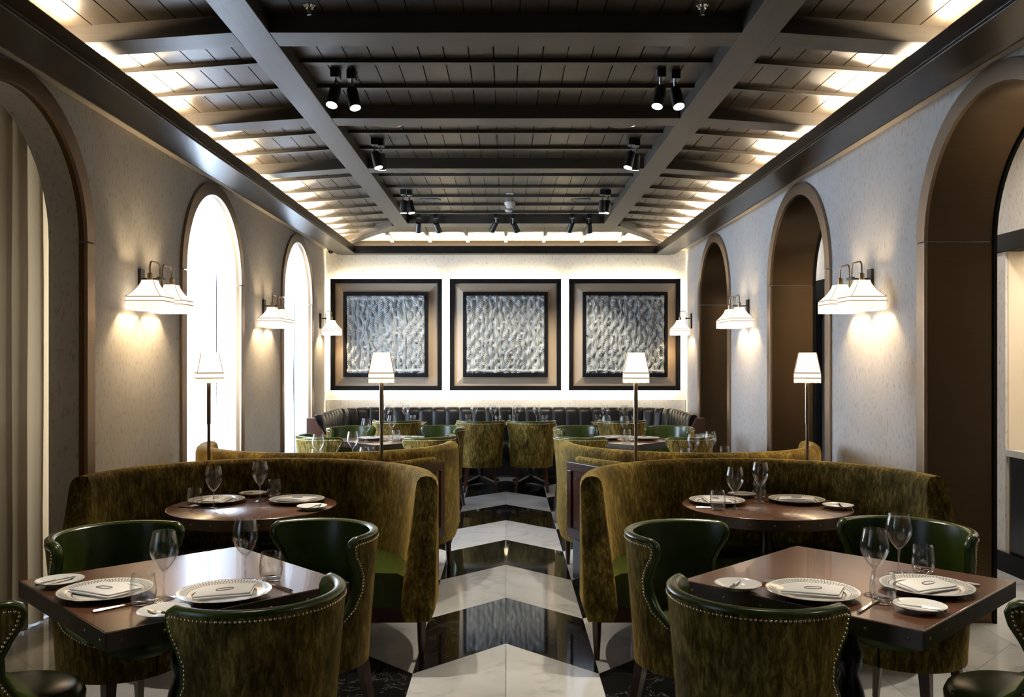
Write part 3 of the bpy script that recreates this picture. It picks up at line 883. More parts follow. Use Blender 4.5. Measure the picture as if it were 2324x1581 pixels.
# ------------------------------------------------------------------ chairs
CT = [(0.29, 179), (0.385, 179), (0.415, 152), (0.45, 121), (0.49, 100), (0.54, 86), (0.60, 78), (0.66, 77), (0.71, 82), (0.755, 88), (0.79, 90), (0.808, 88), (0.82, 83)]
def cR(z): return 0.250 + 0.040 * max(0, min(1, (z - 0.29) / 0.53)) ** 1.2
def cP(th, r, z):
    a = math.radians(th); return (r * math.sin(a), -r * math.cos(a), z)
def make_chair():
    t = thing('tub_chair', 'green leather and olive velvet tub chair', 'chair')
    zs = [0.29, 0.34, 0.385, 0.40, 0.415, 0.432, 0.45, 0.47, 0.49, 0.515, 0.54, 0.57, 0.60, 0.63, 0.66, 0.685, 0.71, 0.735, 0.755, 0.775, 0.79, 0.80, 0.808, 0.815, 0.82]
    nu = 44
    rows = [[cP(-lerp_table(CT, z) + 2 * lerp_table(CT, z) * i / nu, cR(z), z) for i in range(nu + 1)] for z in zs]
    mb = MB().loft(rows, False, False)
    # underside disc
    mb.add([cP(360 * i / 36, cR(0.29), 0.29) for i in range(36)], [tuple(range(36))])
    osh = mb.build('outer_shell', 'velvet', t, 60)
    th = 0.038
    zi = [z for z in zs if z >= 0.40]
    mb = MB()
    rows = [[cP(-lerp_table(CT, z) + 2 * lerp_table(CT, z) * i / nu, cR(z) - th - 0.012 * (1 - (z - 0.4) / 0.42), z + 0.004) for i in range(nu + 1)][::-1] for z in zi]
    mb.loft(rows, False, False)
    # rolled rim: outer edge -> raised -> inner edge
    bord = [(-lerp_table(CT, z), z, (-1, 0)) for z in zi[:-1]]
    T1 = lerp_table(CT, 0.82)
    bord += [(-T1 + 2 * T1 * i / nu, 0.82, (0, 1)) for i in range(nu + 1)]
    bord += [(lerp_table(CT, z), z, (1, 0)) for z in zi[:-1][::-1]]
    loops = []
    for k in range(len(bord)):
        a0 = bord[max(0, k - 1)]; a1 = bord[min(len(bord) - 1, k + 1)]
        tx = math.radians(a1[0] - a0[0]) * 0.28; tz = a1[1] - a0[1]
        L = math.hypot(tx, tz) or 1
        nx, nz = -tz / L, tx / L            # outward from the shell area (left side going up, so outward = -theta)
        thh, z, _ = bord[k]
        r = cR(z)
        ro, ri = r + 0.001, r - th - 0.012 * (1 - (z - 0.4) / 0.42)
        loop = []
        for f, h in ((0.0, -0.004), (0.0, 0.004), (0.18, 0.010), (0.5, 0.014), (0.82, 0.010), (1.0, 0.003)):
            rr = ro + (ri - ro) * f
            loop.append(cP(thh + math.degrees(nx * h / 0.28), rr, z + nz * h))
        loops.append(loop)
    mb.loft(loops, False, False)
    mb.build('inner_back', 'green', t, 60)
    # seat cushion, rounded D shape
    def dshape(k):
        out = []
        for i in range(40):
            a = 2 * PI * i / 40
            r = 0.205 * k
            x, y = r * math.sin(a), -r * math.cos(a)
            if y > 0: y *= 1.32; x *= 1.08
            out.append((x, y + 0.005))
        return out
    loops = []
    for k, z in ((0.97, 0.375), (1.03, 0.40), (1.04, 0.435), (1.0, 0.458), (0.90, 0.472), (0.6, 0.480), (0.2, 0.483)):
        loops.append([(x, y, z) for x, y in dshape(k)])
    MB().loft(loops).build('seat', 'green', t, 50)
    # nail heads
    line = []
    zz = [z for z in zi if z <= 0.80]
    for z in zz: line.append(Vector((-math.radians(lerp_table(CT, z)) * 0.28 + 0.014, z)))
    for i in range(41): line.append(Vector(((-T1 + 2 * T1 * i / 40) * PI / 180 * 0.28 * 0.97, 0.803)))
    for z in zz[::-1]: line.append(Vector((math.radians(lerp_table(CT, z)) * 0.28 - 0.014, z)))
    mb = MB(); acc = 0.0; step = 0.0135
    for a, b in zip(line, line[1:]):
        L = (b - a).length; s_ = step - acc
        while s_ <= L:
            p = a + (b - a) * (s_ / L)
            ang = math.degrees(p.x / 0.28); z = p.y; r = cR(z)
            c = Vector(cP(ang, r, z)); nn = Vector(cP(ang, 1, 0)); tn = Vector((nn.y, -nn.x, 0)); up = Vector((0, 0, 1))
            ring = [c + (tn * math.cos(2 * PI * q / 6) + up * math.sin(2 * PI * q / 6)) * 0.0050 for q in range(6)]
            ring2 = [c + nn * 0.0030 + (tn * math.cos(2 * PI * q / 6) + up * math.sin(2 * PI * q / 6)) * 0.0034 for q in range(6)]
            tip = c + nn * 0.0042
            mb.add(ring + ring2 + [tip], [(q, (q + 1) % 6, 6 + (q + 1) % 6, 6 + q) for q in range(6)] + [(6 + q, 6 + (q + 1) % 6, 12) for q in range(6)])
            s_ += step
        acc = (L - (s_ - step))
    o = mb.build('nailhead_trim', 'nail', osh, 180); o['kind'] = 'stuff'
    for x, y in ((-0.155, -0.15), (0.155, -0.15), (-0.15, 0.16), (0.15, 0.16)):
        sx, sy = x * 1.22, y * 1.3
        lp = []
        for k, (z, h) in enumerate(((0, 0.012), (0.15, 0.017), (0.31, 0.023))):
            u = z / 0.31; cx_, cy_ = sx + (x - sx) * u, sy + (y - sy) * u
            lp.append([(cx_ - h, cy_ - h, z), (cx_ + h, cy_ - h, z), (cx_ + h, cy_ + h, z), (cx_ - h, cy_ + h, z)])
        MB().loft(lp).build('leg', 'leg_wood', t, 0)
    return t
ch = make_chair(); ch_used = [False]
def chair(x, y, fx, fy, label, group):
    return place(ch, ch_used, (x, y, 0), math.atan2(fy, fx) - PI / 2, label, group)
G1, G2 = 'tub chairs at the left front square table', 'tub chairs at the right front square table'
chair(-0.80, 2.79, -0.72, 0.69, 'tub chair with its velvet back to us at the left front square table', G1)
chair(-1.59, 3.66, 0.80, -0.60, 'tub chair seen from inside, back left of the left front square table', G1)
chair(-0.83, 3.72, -0.66, -0.75, 'tub chair turned sideways, aisle side far corner of the left front square table', G1)
chair(-1.655, 2.83, 0.66, 0.75, 'tub chair cut by the left edge of the picture', G1)
chair(0.805, 2.80, 0.66, 0.75, 'tub chair with its velvet back to us at the right front square table', G2)
chair(0.79, 3.70, 0.72, -0.69, 'tub chair turned sideways, aisle side far corner of the right front square table', G2)
chair(1.70, 3.78, -0.70, -0.71, 'tub chair seen from inside, back right of the right front square table', G2)
chair(1.715, 2.83, -0.66, 0.75, 'tub chair cut by the right edge of the picture', G2)
G3, G4, G5 = 'tub chairs at the left middle square table', 'tub chairs at the right middle square table', 'tub chairs facing the banquette'
chair(-1.70, 8.38, 0.75, 0.66, 'tub chair nearest the window at the left middle square table, back to us', G3)
chair(-0.76, 8.36, -0.70, 0.71, 'tub chair nearest the aisle at the left middle square table, back to us', G3)
chair(-1.60, 9.30, 0.72, -0.70, 'tub chair on the far window side of the left middle square table', G3)
chair(-0.72, 9.36, -0.72, -0.70, 'tub chair on the far aisle side of the left middle square table', G3)
chair(0.74, 8.36, 0.70, 0.71, 'tub chair nearest the aisle at the right middle square table, back to us', G4)
chair(1.68, 8.38, -0.72, 0.70, 'tub chair nearest the right wall at the middle square table, back to us', G4)
chair(0.79, 9.32, 0.72, -0.70, 'tub chair on the far aisle side of the right middle square table', G4)
chair(1.70, 9.32, -0.72, -0.70, 'tub chair on the far wall side of the right middle square table', G4)
chair(-0.298, 10.44, -0.02, 1, 'left of the two tub chairs side by side in the centre facing the banquette', G5)
chair(0.304, 10.44, 0.02, 1, 'right of the two tub chairs side by side in the centre facing the banquette', G5)
chair(-1.30, 10.52, 0, 1, 'tub chair facing the banquette behind the left lamp pole', G5)
chair(1.38, 10.52, 0, 1, 'tub chair facing the banquette behind the right lamp pole', G5)

# ------------------------------------------------------------------ tables
ped = [(0.0, 0.02), (0.05, 0.02), (0.055, 0.06), (0.035, 0.09), (0.040, 0.14), (0.062, 0.22), (0.066, 0.29), (0.052, 0.36), (0.034, 0.42), (0.046, 0.45), (0.050, 0.50), (0.036, 0.54), (0.034, 0.62), (0.075, 0.66), (0.085, 0.692)]
def pedestal(t, h=0.692):
    MB().lathe([(r, z) for r, z in ped], 24).build('pedestal', 'black_lacquer', t, 40)
    for k in range(4):
        a = PI / 4 + k * PI / 2; c, s_ = math.cos(a), math.sin(a)
        n_ = (-s_, c)
        lp = []
        for r, hw, z0, z1 in ((0.02, 0.030, 0.02, 0.10), (0.12, 0.026, 0.012, 0.075), (0.24, 0.024, 0.0, 0.045), (0.30, 0.022, 0.0, 0.028)):
            lp.append([(c * r - n_[0] * hw, s_ * r - n_[1] * hw, z0), (c * r + n_[0] * hw, s_ * r + n_[1] * hw, z0), (c * r + n_[0] * hw, s_ * r + n_[1] * hw, z1), (c * r - n_[0] * hw, s_ * r - n_[1] * hw, z1)])
        MB().loft(lp).build('foot', 'black_lacquer', t, 30)
def square_table(label, loc, rot, side, group, detail=True):
    t = thing('square_table', label, 'table', loc, rot, group)
    h = side / 2
    MB().box(-h + 0.004, -h + 0.004, 0.70, h - 0.004, h - 0.004, 0.75).build('table_top', 'table_wood', t, 0, bevel=0.002)
    for k in range(4):
        e = k * PI / 2
        c, s_ = math.cos(e), math.sin(e)
        for (a, b, xs) in ((-h, -0.0012, (-0.38, -0.25, -0.11)), (0.0012, h, (0.11, 0.25, 0.38))):
            q = [(a, -h), (b, -h), (b, -h + 0.006), (a, -h + 0.006)]
            q = [(x * c - y * s_, x * s_ + y * c) for x, y in q]
            bd = MB().prism(q, 0.692, 0.7485).build('edge_band', 'band', t, 0)
            for x in xs:
                x = x * side / 0.85
                p = Vector((x * c + h * s_, x * s_ - h * c, 0.72)); nn = Vector((s_, -c, 0)); tn = Vector((c, s_, 0)); up = Vector((0, 0, 1))
                ring = [p + (tn * math.cos(q * PI / 4) + up * math.sin(q * PI / 4)) * 0.006 for q in range(8)]
                MB().add(ring + [p + nn * 0.005], [(q, (q + 1) % 8, 8) for q in range(8)]).build('rivet', 'brass', bd, 180)
    pedestal(t)
    return t
def round_table(label, loc, rr, group):
    t = thing('round_table', label, 'table', loc, 0, group)
    MB().lathe([(rr - 0.004, 0.70), (rr - 0.004, 0.7485), (rr - 0.006, 0.75)], 72).build('table_top', 'table_wood', t, 40)
    for k in range(4):
        a0, a1 = -PI / 2 - 0.06 + k * PI / 2 + 0.002, -PI / 2 - 0.06 + (k + 1) * PI / 2 - 0.002
        lp = []
        for i in range(19):
            a = a0 + (a1 - a0) * i / 18; c, s_ = math.cos(a), math.sin(a)
            lp.append([(c * (rr - 0.004), s_ * (rr - 0.004), 0.692), (c * rr, s_ * rr, 0.692), (c * rr, s_ * rr, 0.748), (c * (rr - 0.004), s_ * (rr - 0.004), 0.748)])
        bd = MB().loft(lp).build('edge_band', 'band', t, 30)
        for q_ in range(6):
            a = a0 + (a1 - a0) * (q_ + 0.5) / 6; nn = Vector((math.cos(a), math.sin(a), 0)); tn = Vector((-nn.y, nn.x, 0)); up = Vector((0, 0, 1)); p = nn * rr + up * 0.72
            ring = [p + (tn * math.cos(q * PI / 4) + up * math.sin(q * PI / 4)) * 0.006 for q in range(8)]
            MB().add(ring + [p + nn * 0.005], [(q, (q + 1) % 8, 8) for q in range(8)]).build('rivet', 'brass', bd, 180)
    pedestal(t)
    return t
GS, GR = 'square walnut tables', 'round walnut booth tables'
T = {}
T['nl'] = (-1.16, 3.175); T['nr'] = (1.24, 3.19)
T['rl'] = (-1.385, 4.83); T['rr'] = (1.425, 4.83)
T['ml'] = (-1.18, 8.80); T['mr'] = (1.19, 8.80)
T['bl'] = (-1.33, 6.78); T['br'] = (1.56, 6.80)
square_table('left front square walnut table with riveted bronze edge and a place setting', (*T['nl'], 0), math.radians(44), 0.85, GS)
square_table('right front square walnut table with riveted bronze edge and a place setting', (*T['nr'], 0), math.radians(44), 0.85, GS)
square_table('square walnut table between four tub chairs behind the left booths', (*T['ml'], 0), math.radians(42), 0.85, GS)
square_table('square walnut table between four tub chairs behind the right booths', (*T['mr'], 0), math.radians(46), 0.85, GS)
for nm, x, lab in (('fa', -1.32, 'square table at the left end of the banquette'), ('fb', -0.315, 'square table before the left half of the banquette centre'),
                   ('fc', 0.315, 'square table before the right half of the banquette centre'), ('fd', 1.40, 'square table at the right end of the banquette')):
    T[nm] = (x, 11.02); square_table(lab, (x, 11.02, 0), 0, 0.62, GS)
round_table('round walnut table with riveted bronze edge in the front left booth', (*T['rl'], 0), 0.45, GR)
round_table('round walnut table with riveted bronze edge in the front right booth', (*T['rr'], 0), 0.45, GR)
round_table('round table hidden inside the rear left booth', (*T['bl'], 0), 0.45, GR)
round_table('round table hidden inside the rear right booth', (*T['br'], 0), 0.45, GR)

# ------------------------------------------------------------------ tableware prototypes
def make_wine():
    t = thing('wine_glass', 'wine glass', 'glass')
    out = [(0.0045, 0.088), (0.010, 0.094), (0.024, 0.110), (0.037, 0.130), (0.0455, 0.150), (0.0475, 0.166), (0.045, 0.185), (0.040, 0.205), (0.0355, 0.225)]
    inn = [(r - 0.0012, z + 0.001) for r, z in out[1:-1]][::-1]
    MB().shell(out + [(0.0348, 0.2256)] + inn + [(0.0, 0.096)], 28).build('bowl', 'glass', t, 60)
    MB().lathe([(0.0, 0.0), (0.037, 0.0), (0.037, 0.0015), (0.020, 0.004), (0.008, 0.008), (0.0042, 0.018), (0.0035, 0.05), (0.0045, 0.085), (0.008, 0.0925), (0.0, 0.094)], 24).build('stem', 'solid_glass', t, 60)
    return t
def make_tumbler():
    t = thing('water_tumbler', 'tumbler', 'glass')
    out = [(0.030, 0.002), (0.034, 0.008), (0.0395, 0.025), (0.0415, 0.042), (0.0400, 0.070), (0.0345, 0.104)]
    inn = [(0.0335, 0.1045)] + [(r - 0.0015, z) for r, z in out[2:][::-1]] + [(0.030, 0.016), (0.0, 0.013)]
    MB().shell(out + inn, 28).build('wall', 'glass', t, 60)
    MB().lathe([(0.0, 0.0), (0.029, 0.0), (0.033, 0.004), (0.035, 0.010), (0.030, 0.0135), (0.0, 0.012)], 24).build('thick_base', 'solid_glass', t, 60)
    return t
def plate_prof(r):
    k = r / 0.155
    return [(0.0, 0.003), (0.075 * k, 0.003), (0.08 * k, 0.0), (0.085 * k, 0.003), (0.12 * k, 0.011), (0.150 * k, 0.019), (0.155 * k, 0.0205), (0.1545 * k, 0.0215), (0.148 * k, 0.0205), (0.112 * k, 0.013), (0.098 * k, 0.0075), (0.0, 0.0065)]
def make_plate(r, mt, nm):
    o = MB().lathe(plate_prof(r), 64).build(nm, mt, None, 50); return tag(o, nm, 'plate')
def make_napkin():
    # folded linen: two stacked folds with a soft raised corner
    t = thing('linen_napkin', 'napkin', 'napkin')
    def slab(w_, d_, z0, th, skew, wav):
        nu, nv = 14, 10; top = []; bot = []
        for j in range(nv + 1):
            ra, rb = [], []
            for i in range(nu + 1):
                u, v = i / nu, j / nv
                x = (u - 0.5) * w_ + skew * (v - 0.5); y = (v - 0.5) * d_
                ed = min(u, 1 - u, v, 1 - v)
                round_ = math.sqrt(min(1, ed / 0.06))
                z = z0 + th * (0.55 + 0.45 * round_) + wav * math.sin(5.1 * u + 2 * v) * math.sin(3 * v + 0.5) + 0.010 * max(0, v - 0.75) * 4 * max(0, 0.55 - abs(u - 0.45))
                ra.append((x, y, z)); rb.append((x, y, z0))
            top.append(ra); bot.append(rb)
        mb = MB(); mb.loft(top, False, False)
        rim_t = [(0, i) for i in range(nu)] + [(j, nu) for j in range(nv)] + [(nv, i) for i in range(nu, 0, -1)] + [(j, 0) for j in range(nv, 0, -1)]
        n = len(rim_t)
        vs = [top[a][b] for a, b in rim_t] + [bot[a][b] for a, b in rim_t]
        mb.add(vs, [(i, n + i, n + (i + 1) % n, (i + 1) % n) for i in range(n)])
        return mb
    slab(0.190, 0.128, 0.0, 0.0065, 0.022, 0.0014).build('lower_fold', 'linen', t, 50)
    uf = slab(0.182, 0.116, 0.0060, 0.0065, 0.028, 0.0016).build('upper_fold', 'linen', t, 50)
    path = []
    for i in range(29):
        a = 2 * PI * i / 28
        e = 2.6
        c, s_ = math.cos(a), math.sin(a)
        path.append((0.027 * math.copysign(abs(c) ** (2 / e), c) + 0.008 * s_, 0.0135 * math.copysign(abs(s_) ** (2 / e), s_) - 0.006, 0.0142))
    MB().tube(path, 0.0011, 5).build('monogram', 'thread', uf, 60)
    return t
def make_knife(L=0.225, nm='table_knife'):
    t = thing(nm, nm, 'knife')
    h = L * 0.44
    MB().loft([[(-0.0035, y, 0.001), (0.0035, y, 0.001), (w_, y, 0.0045), (0.0, y, 0.0085), (-w_, y, 0.0045)] for y, w_ in ((-L / 2, 0.004), (-L / 2 + 0.006, 0.0068), (-L / 2 + h * 0.6, 0.0058), (-L / 2 + h, 0.0042))]).build('handle', 'silver', t, 40)
    y0 = -L / 2 + h
    pts = [(-0.0045, y0), (0.0045, y0), (0.0045, L / 2 - 0.02), (0.002, L / 2), (-0.004, L / 2 - 0.012), (-0.0085, L / 2 - 0.05), (-0.0085, y0 + 0.03)]
    MB().prism(pts, 0.0025, 0.0042).build('blade', 'silver', t, 0)
    return t
def make_fork(L=0.20):
    t = thing('table_fork', 'fork', 'fork')
    lp = []
    for y, w_, z in ((-L / 2, 0.0065, 0.002), (-L / 2 + 0.03, 0.0060, 0.003), (0.0, 0.0028, 0.007), (0.025, 0.004, 0.0065), (0.04, 0.0115, 0.003)):
        lp.append([(-w_, y, z), (w_, y, z), (w_, y, z + 0.0026), (-w_, y, z + 0.0026)])
    MB().loft(lp).build('handle', 'silver', t, 40)
    mb = MB()
    for k in range(4):
        x = -0.0095 + k * 0.00633
        mb.loft([[(x - 0.0016, y, z), (x + 0.0016, y, z), (x + 0.0016, y, z + 0.002), (x - 0.0016, y, z + 0.002)] for y, z in ((0.038, 0.003), (0.07, 0.0025), (L / 2, 0.006))])
    mb.build('tines', 'silver', t, 40)
    return t
PR = {'wine': make_wine(), 'tumbler': make_tumbler(), 'charger': make_plate(0.155, 'charger', 'charger_plate'), 'side': make_plate(0.080, 'porcelain', 'side_plate'),
      'napkin': make_napkin(), 'knife': make_knife(), 'fork': make_fork(), 'butter': make_knife(0.165, 'butter_knife')}
PU = {k: [False] for k in PR}
GRP = {'wine': 'empty wine glasses', 'tumbler': 'water tumblers', 'charger': 'patterned charger plates', 'side': 'white side plates', 'napkin': 'folded linen napkins', 'knife': 'table knives', 'fork': 'table forks', 'butter': 'butter knives on side plates'}
def put(kind, x, y, z, rot, label):
    return place(PR[kind], PU[kind], (x, y, z), rot, label, GRP[kind])
ZTAB = 0.7505
def setting(tk, who, plate, face, side=None, cut='fkb', nap=0.0, off=0.19):
    """plate: pixel of plate centre; face: facing direction of the diner; who: words for the labels."""
    p = at(plate[0], plate[1], ZTAB + 0.012) if plate[1] > 50 else Vector((plate[0], plate[1], 0))
    f = Vector(face).normalized(); l_ = Vector((-f.y, f.x))
    rot = math.atan2(f.y, f.x) - PI / 2
    put('charger', p.x, p.y, ZTAB, rot, 'patterned white charger plate %s' % who)
    put('napkin', p.x, p.y, ZTAB + 0.0132, rot + nap, 'folded white napkin on the charger plate %s' % who)
    if 'f' in cut: put('fork', p.x + l_.x * off, p.y + l_.y * off, ZTAB, rot, 'silver fork left of the plate %s' % who)
    if 'k' in cut: put('knife', p.x - l_.x * off, p.y - l_.y * off, ZTAB, rot, 'silver knife right of the plate %s' % who)
    if side:
        q = at(side[0], side[1], ZTAB + 0.008) if side[1] > 50 else Vector((side[0], side[1], 0))
        put('side', q.x, q.y, ZTAB, 0, 'small white side plate beside the charger %s' % who)
        if 'b' in cut: put('butter', q.x + l_.x * 0.012, q.y + l_.y * 0.012, ZTAB + 0.0122, rot + 0.2, 'butter knife on the side plate %s' % who)
def glass_at(kind, px, py, label, tk=None, rmax=None):
    p = at(px, py, ZTAB)
    put(kind, p.x, p.y, ZTAB, random.random() * 6, label)
# left front table
setting('nl', 'by the left edge of the left front table', (240, 1341), (0.70, 0.71), (136, 1322), nap=0.35)
setting('nl', 'behind the velvet chair on the left front table', (510, 1345), (-0.72, 0.69), (372, 1392), nap=-0.45)
glass_at('wine', 372, 1357, 'empty wine glass between the two plates on the left front table')
glass_at('wine', 557, 1318, 'empty wine glass behind the right plate on the left front table')
glass_at('tumbler', 325, 1373, 'water tumbler before the left plate on the left front table')
glass_at('tumbler', 615, 1317, 'water tumbler right of the wine glass on the left front table')
# right front table
setting('nr', 'behind the velvet chair on the right front table', (1845, 1342), (0.66, 0.75), (1675, 1331), nap=0.45)
setting('nr', 'by the right edge of the right front table', (2103, 1331), (-0.70, 0.71), (2088, 1380), nap=-0.35)
glass_at('wine', 1985, 1350, 'empty wine glass between the two plates on the right front table')
glass_at('wine', 2040, 1301, 'empty wine glass at the back of the right front table')
glass_at('tumbler', 2004, 1370, 'water tumbler between the two plates on the right front table')
glass_at('tumbler', 2095, 1300, 'water tumbler behind the right plate on the right front table')
# left round table
setting('rl', 'on the window side of the left round table', (492, 1135), (0.95, -0.25), (575, 1122), 'kb', 0.2)
setting('rl', 'on the aisle side of the left round table', (674, 1134), (-0.55, -0.85), (708, 1152), 'b', 0.3)
glass_at('wine', 485, 1152, 'empty wine glass before the left plate on the left round table')
glass_at('wine', 590, 1137, 'empty wine glass in the middle of the left round table')
glass_at('tumbler', 442, 1151, 'water tumbler at the left edge of the left round table')
glass_at('tumbler', 623, 1128, 'water tumbler behind the middle of the left round table')
# right round table
setting('rr', 'on the aisle side of the right round table', (1627, 1136), (0.95, -0.2), (1684, 1124), 'kb', 0.2)
setting('rr', 'on the wall side of the right round table', (1808, 1134), (-0.45, -0.9), (1902, 1150), 'b', 0.3)
glass_at('wine', 1668, 1155, 'empty wine glass before the left plate on the right round table')
glass_at('wine', 1726, 1139, 'empty wine glass in the middle of the right round table')
glass_at('tumbler', 1629, 1157, 'water tumbler at the left edge of the right round table')
glass_at('tumbler', 1724, 1130, 'water tumbler behind the middle of the right round table')
# rear booth tables (only glasses show over the booth backs)
def put_xy(kind, x, y, label): put(kind, x, y, ZTAB, 0.0, label)
put_xy('wine', -1.44, 6.76, 'wine glass left of the pair showing over the rear left booth')
put_xy('wine', -1.22, 7.02, 'wine glass right of the pair showing over the rear left booth')
put_xy('tumbler', -1.47, 6.84, 'tumbler just showing over the rear left booth, left of its glasses')
put_xy('tumbler', -1.12, 6.98, 'tumbler just showing over the rear left booth, beside the lamp pole')
put_xy('wine', 1.445, 6.80, 'wine glass left of the pair showing over the rear right booth')
put_xy('wine', 1.635, 7.04, 'wine glass right of the pair showing over the rear right booth')
put_xy('tumbler', 1.40, 6.88, 'tumbler just showing over the rear right booth, left of its glasses')
put_xy('tumbler', 1.755, 7.06, 'tumbler just showing over the rear right booth, near the wall')
# middle tables
setting('ml', 'on the window half of the left middle table', (-1.33, 8.80), (0.72, 0.70), None, 'k', 0.3)
setting('ml', 'on the aisle half of the left middle table', (-0.97, 8.84), (-0.70, 0.71), None, 'f', -0.3)
put_xy('wine', -1.36, 8.58, 'wine glass on the window side of the left middle table')
put_xy('wine', -1.17, 9.05, 'wine glass beside the lamp pole on the left middle table')
put_xy('tumbler', -1.08, 8.66, 'tumbler right of the lamp pole on the left middle table')
setting('mr', 'on the aisle half of the right middle table', (1.03, 8.84), (0.70, 0.71), None, 'f', 0.3)
setting('mr', 'on the wall half of the right middle table', (1.38, 8.80), (-0.70, 0.71), None, 'k', -0.3)
put_xy('wine', 1.03, 9.02, 'wine glass on the aisle side of the right middle table')
put_xy('wine', 1.21, 8.98, 'wine glass beside the lamp pole on the right middle table')
put_xy('tumbler', 0.87, 8.70, 'tumbler at the aisle edge of the right middle table')
put_xy('tumbler', 1.20, 8.72, 'tumbler left of the lamp pole on the right middle table')
# banquette tables
for tk, nm in (('fa', 'left end'), ('fb', 'centre left'), ('fc', 'centre right'), ('fd', 'right end')):
    x, y = T[tk]
    setting(tk, 'on the %s banquette table' % nm, (x + 0.02, y - 0.145), (0, 1), None, 'fk', 0.1, 0.185)
    gx = {'fa': (-1.50, -1.26, -1.56, -1.16), 'fb': (-0.40, -0.165, -0.475, -0.10), 'fc': (0.145, 0.385, 0.075, 0.485), 'fd': (1.245, 1.50, 1.16, 1.60)}[tk]
    put_xy('wine', gx[0], y + 0.06, 'left wine glass on the %s banquette table' % nm)
    put_xy('wine', gx[1], y + 0.06, 'right wine glass on the %s banquette table' % nm)
    put_xy('tumbler', gx[2], y + 0.08, 'left tumbler on the %s banquette table' % nm)
    put_xy('tumbler', gx[3], y - 0.04, 'right tumbler on the %s banquette table' % nm)

# ------------------------------------------------------------------ lamp shades
def add_shade(t, c, wt, wb, hb, hband, hf, rot, flare):
    """square fabric shade hanging with its top at c (z), wt/wb half widths"""
    def sq(r, z): return (r * math.sqrt(2), z)
    prof = []
    for i in range(7):
        u = i / 6
        r = wt + (wb - wt) * (u ** flare)
        prof.append(sq(r, -hb * u))
    t = MB().shell(prof, 4, c, PI / 4 + rot).build('shade', 'shade', t, 0)
    ps = [sq(wb * 1.005, -hb), sq(wb * 1.02, -hb - hband)]
    MB().shell(ps, 4, c, PI / 4 + rot).build('shade_band', 'shade', t, 0)
    for z, k in ((-hb, 1.01), (-hb - hband, 1.025)):
        r = wb * k * math.sqrt(2)
        path = [(c[0] + r * math.cos(PI / 4 + rot + q * PI / 2), c[1] + r * math.sin(PI / 4 + rot + q * PI / 2), c[2] + z) for q in range(4)]
        mb = MB()
        for a, b in zip(path, path[1:] + path[:1]): mb.tube([a, b], 0.0036, 6)
        if z == -hb:
            for q in range(4):
                a = PI / 4 + rot + q * PI / 2
                mb.tube([(c[0] + p_[0] * 1.005 * math.cos(a), c[1] + p_[0] * 1.005 * math.sin(a), c[2] + p_[1]) for p_ in prof], 0.0022, 5)
        mb.build('braid', 'trimtape', t, 60)
    # fringe strands
    mb = MB(); r = wb * 1.02
    n = 15
    cr, sr = math.cos(rot), math.sin(rot)
    for side in range(4):
        ca, sa = math.cos(side * PI / 2), math.sin(side * PI / 2)
        for k in range(n):
            x0 = -r + 2 * r * (k + 0.06) / n; x1 = -r + 2 * r * (k + 0.94) / n
            q = [(x0, -r), (x1, -r), (x1, -r + 0.003), (x0, -r + 0.003)]
            q = [(x * ca - y * sa, x * sa + y * ca) for x, y in q]
            q = [(c[0] + x * cr - y * sr, c[1] + x * sr + y * cr) for x, y in q]
            mb.prism(q, c[2] - hb - hband - hf + random.uniform(-0.001, 0.001), c[2] - hb - hband)
    o = mb.build('fringe', 'fringe', t, 0); o['kind'] = 'stuff'
# floor lamps
for px, lab, rot in ((474, 'slim floor lamp with fringed square shade against the bright left window', 0.45),
                     (866, 'slim floor lamp with fringed square shade in front of the left relief panel', 0.12),
                     (1443, 'slim floor lamp with fringed square shade in front of the right relief panel', -0.10),
                     (1832, 'slim floor lamp with fringed square shade in front of the right arches', -0.30)):
    yl = 5.60; x = (px - VPX) * yl / FPX
    t = thing('floor_lamp', lab, 'lamp', (x, yl, 0), 0, 'slim floor lamps between the booths')
    MB().lathe([(0.0, 0.0), (0.11, 0.0), (0.11, 0.014), (0.06, 0.022), (0.018, 0.03), (0.016, 0.05), (0.0, 0.05)], 24).build('base', 'pole', t, 40)
    MB().lathe([(0.0105, 0.04), (0.0105, 1.14)], 12).build('lower_pole', 'pole', t, 40)
    mb = MB(); n = 20
    lo = [(0.0135 * (1 - 0.10 * (i % 2)) * math.cos(2 * PI * i / n), 0.0135 * (1 - 0.10 * (i % 2)) * math.sin(2 * PI * i / n)) for i in range(n)]
    mb.prism(lo, 1.14, 1.45).build('fluted_pole', 'pole', t, 0)
    MB().lathe([(0.0, 1.45), (0.012, 1.45), (0.012, 1.52), (0.017, 1.525), (0.017, 1.55), (0.0, 1.55)], 12).build('lamp_holder', 'white_plastic', t, 40)
    add_shade(t, (0, 0, 1.592), 0.053, 0.078, 0.128, 0.032, 0.030, rot, 1.0)
    light('lamp_bulb', 'POINT', (x, yl, 1.50), 4.5, WARM, 0.03)
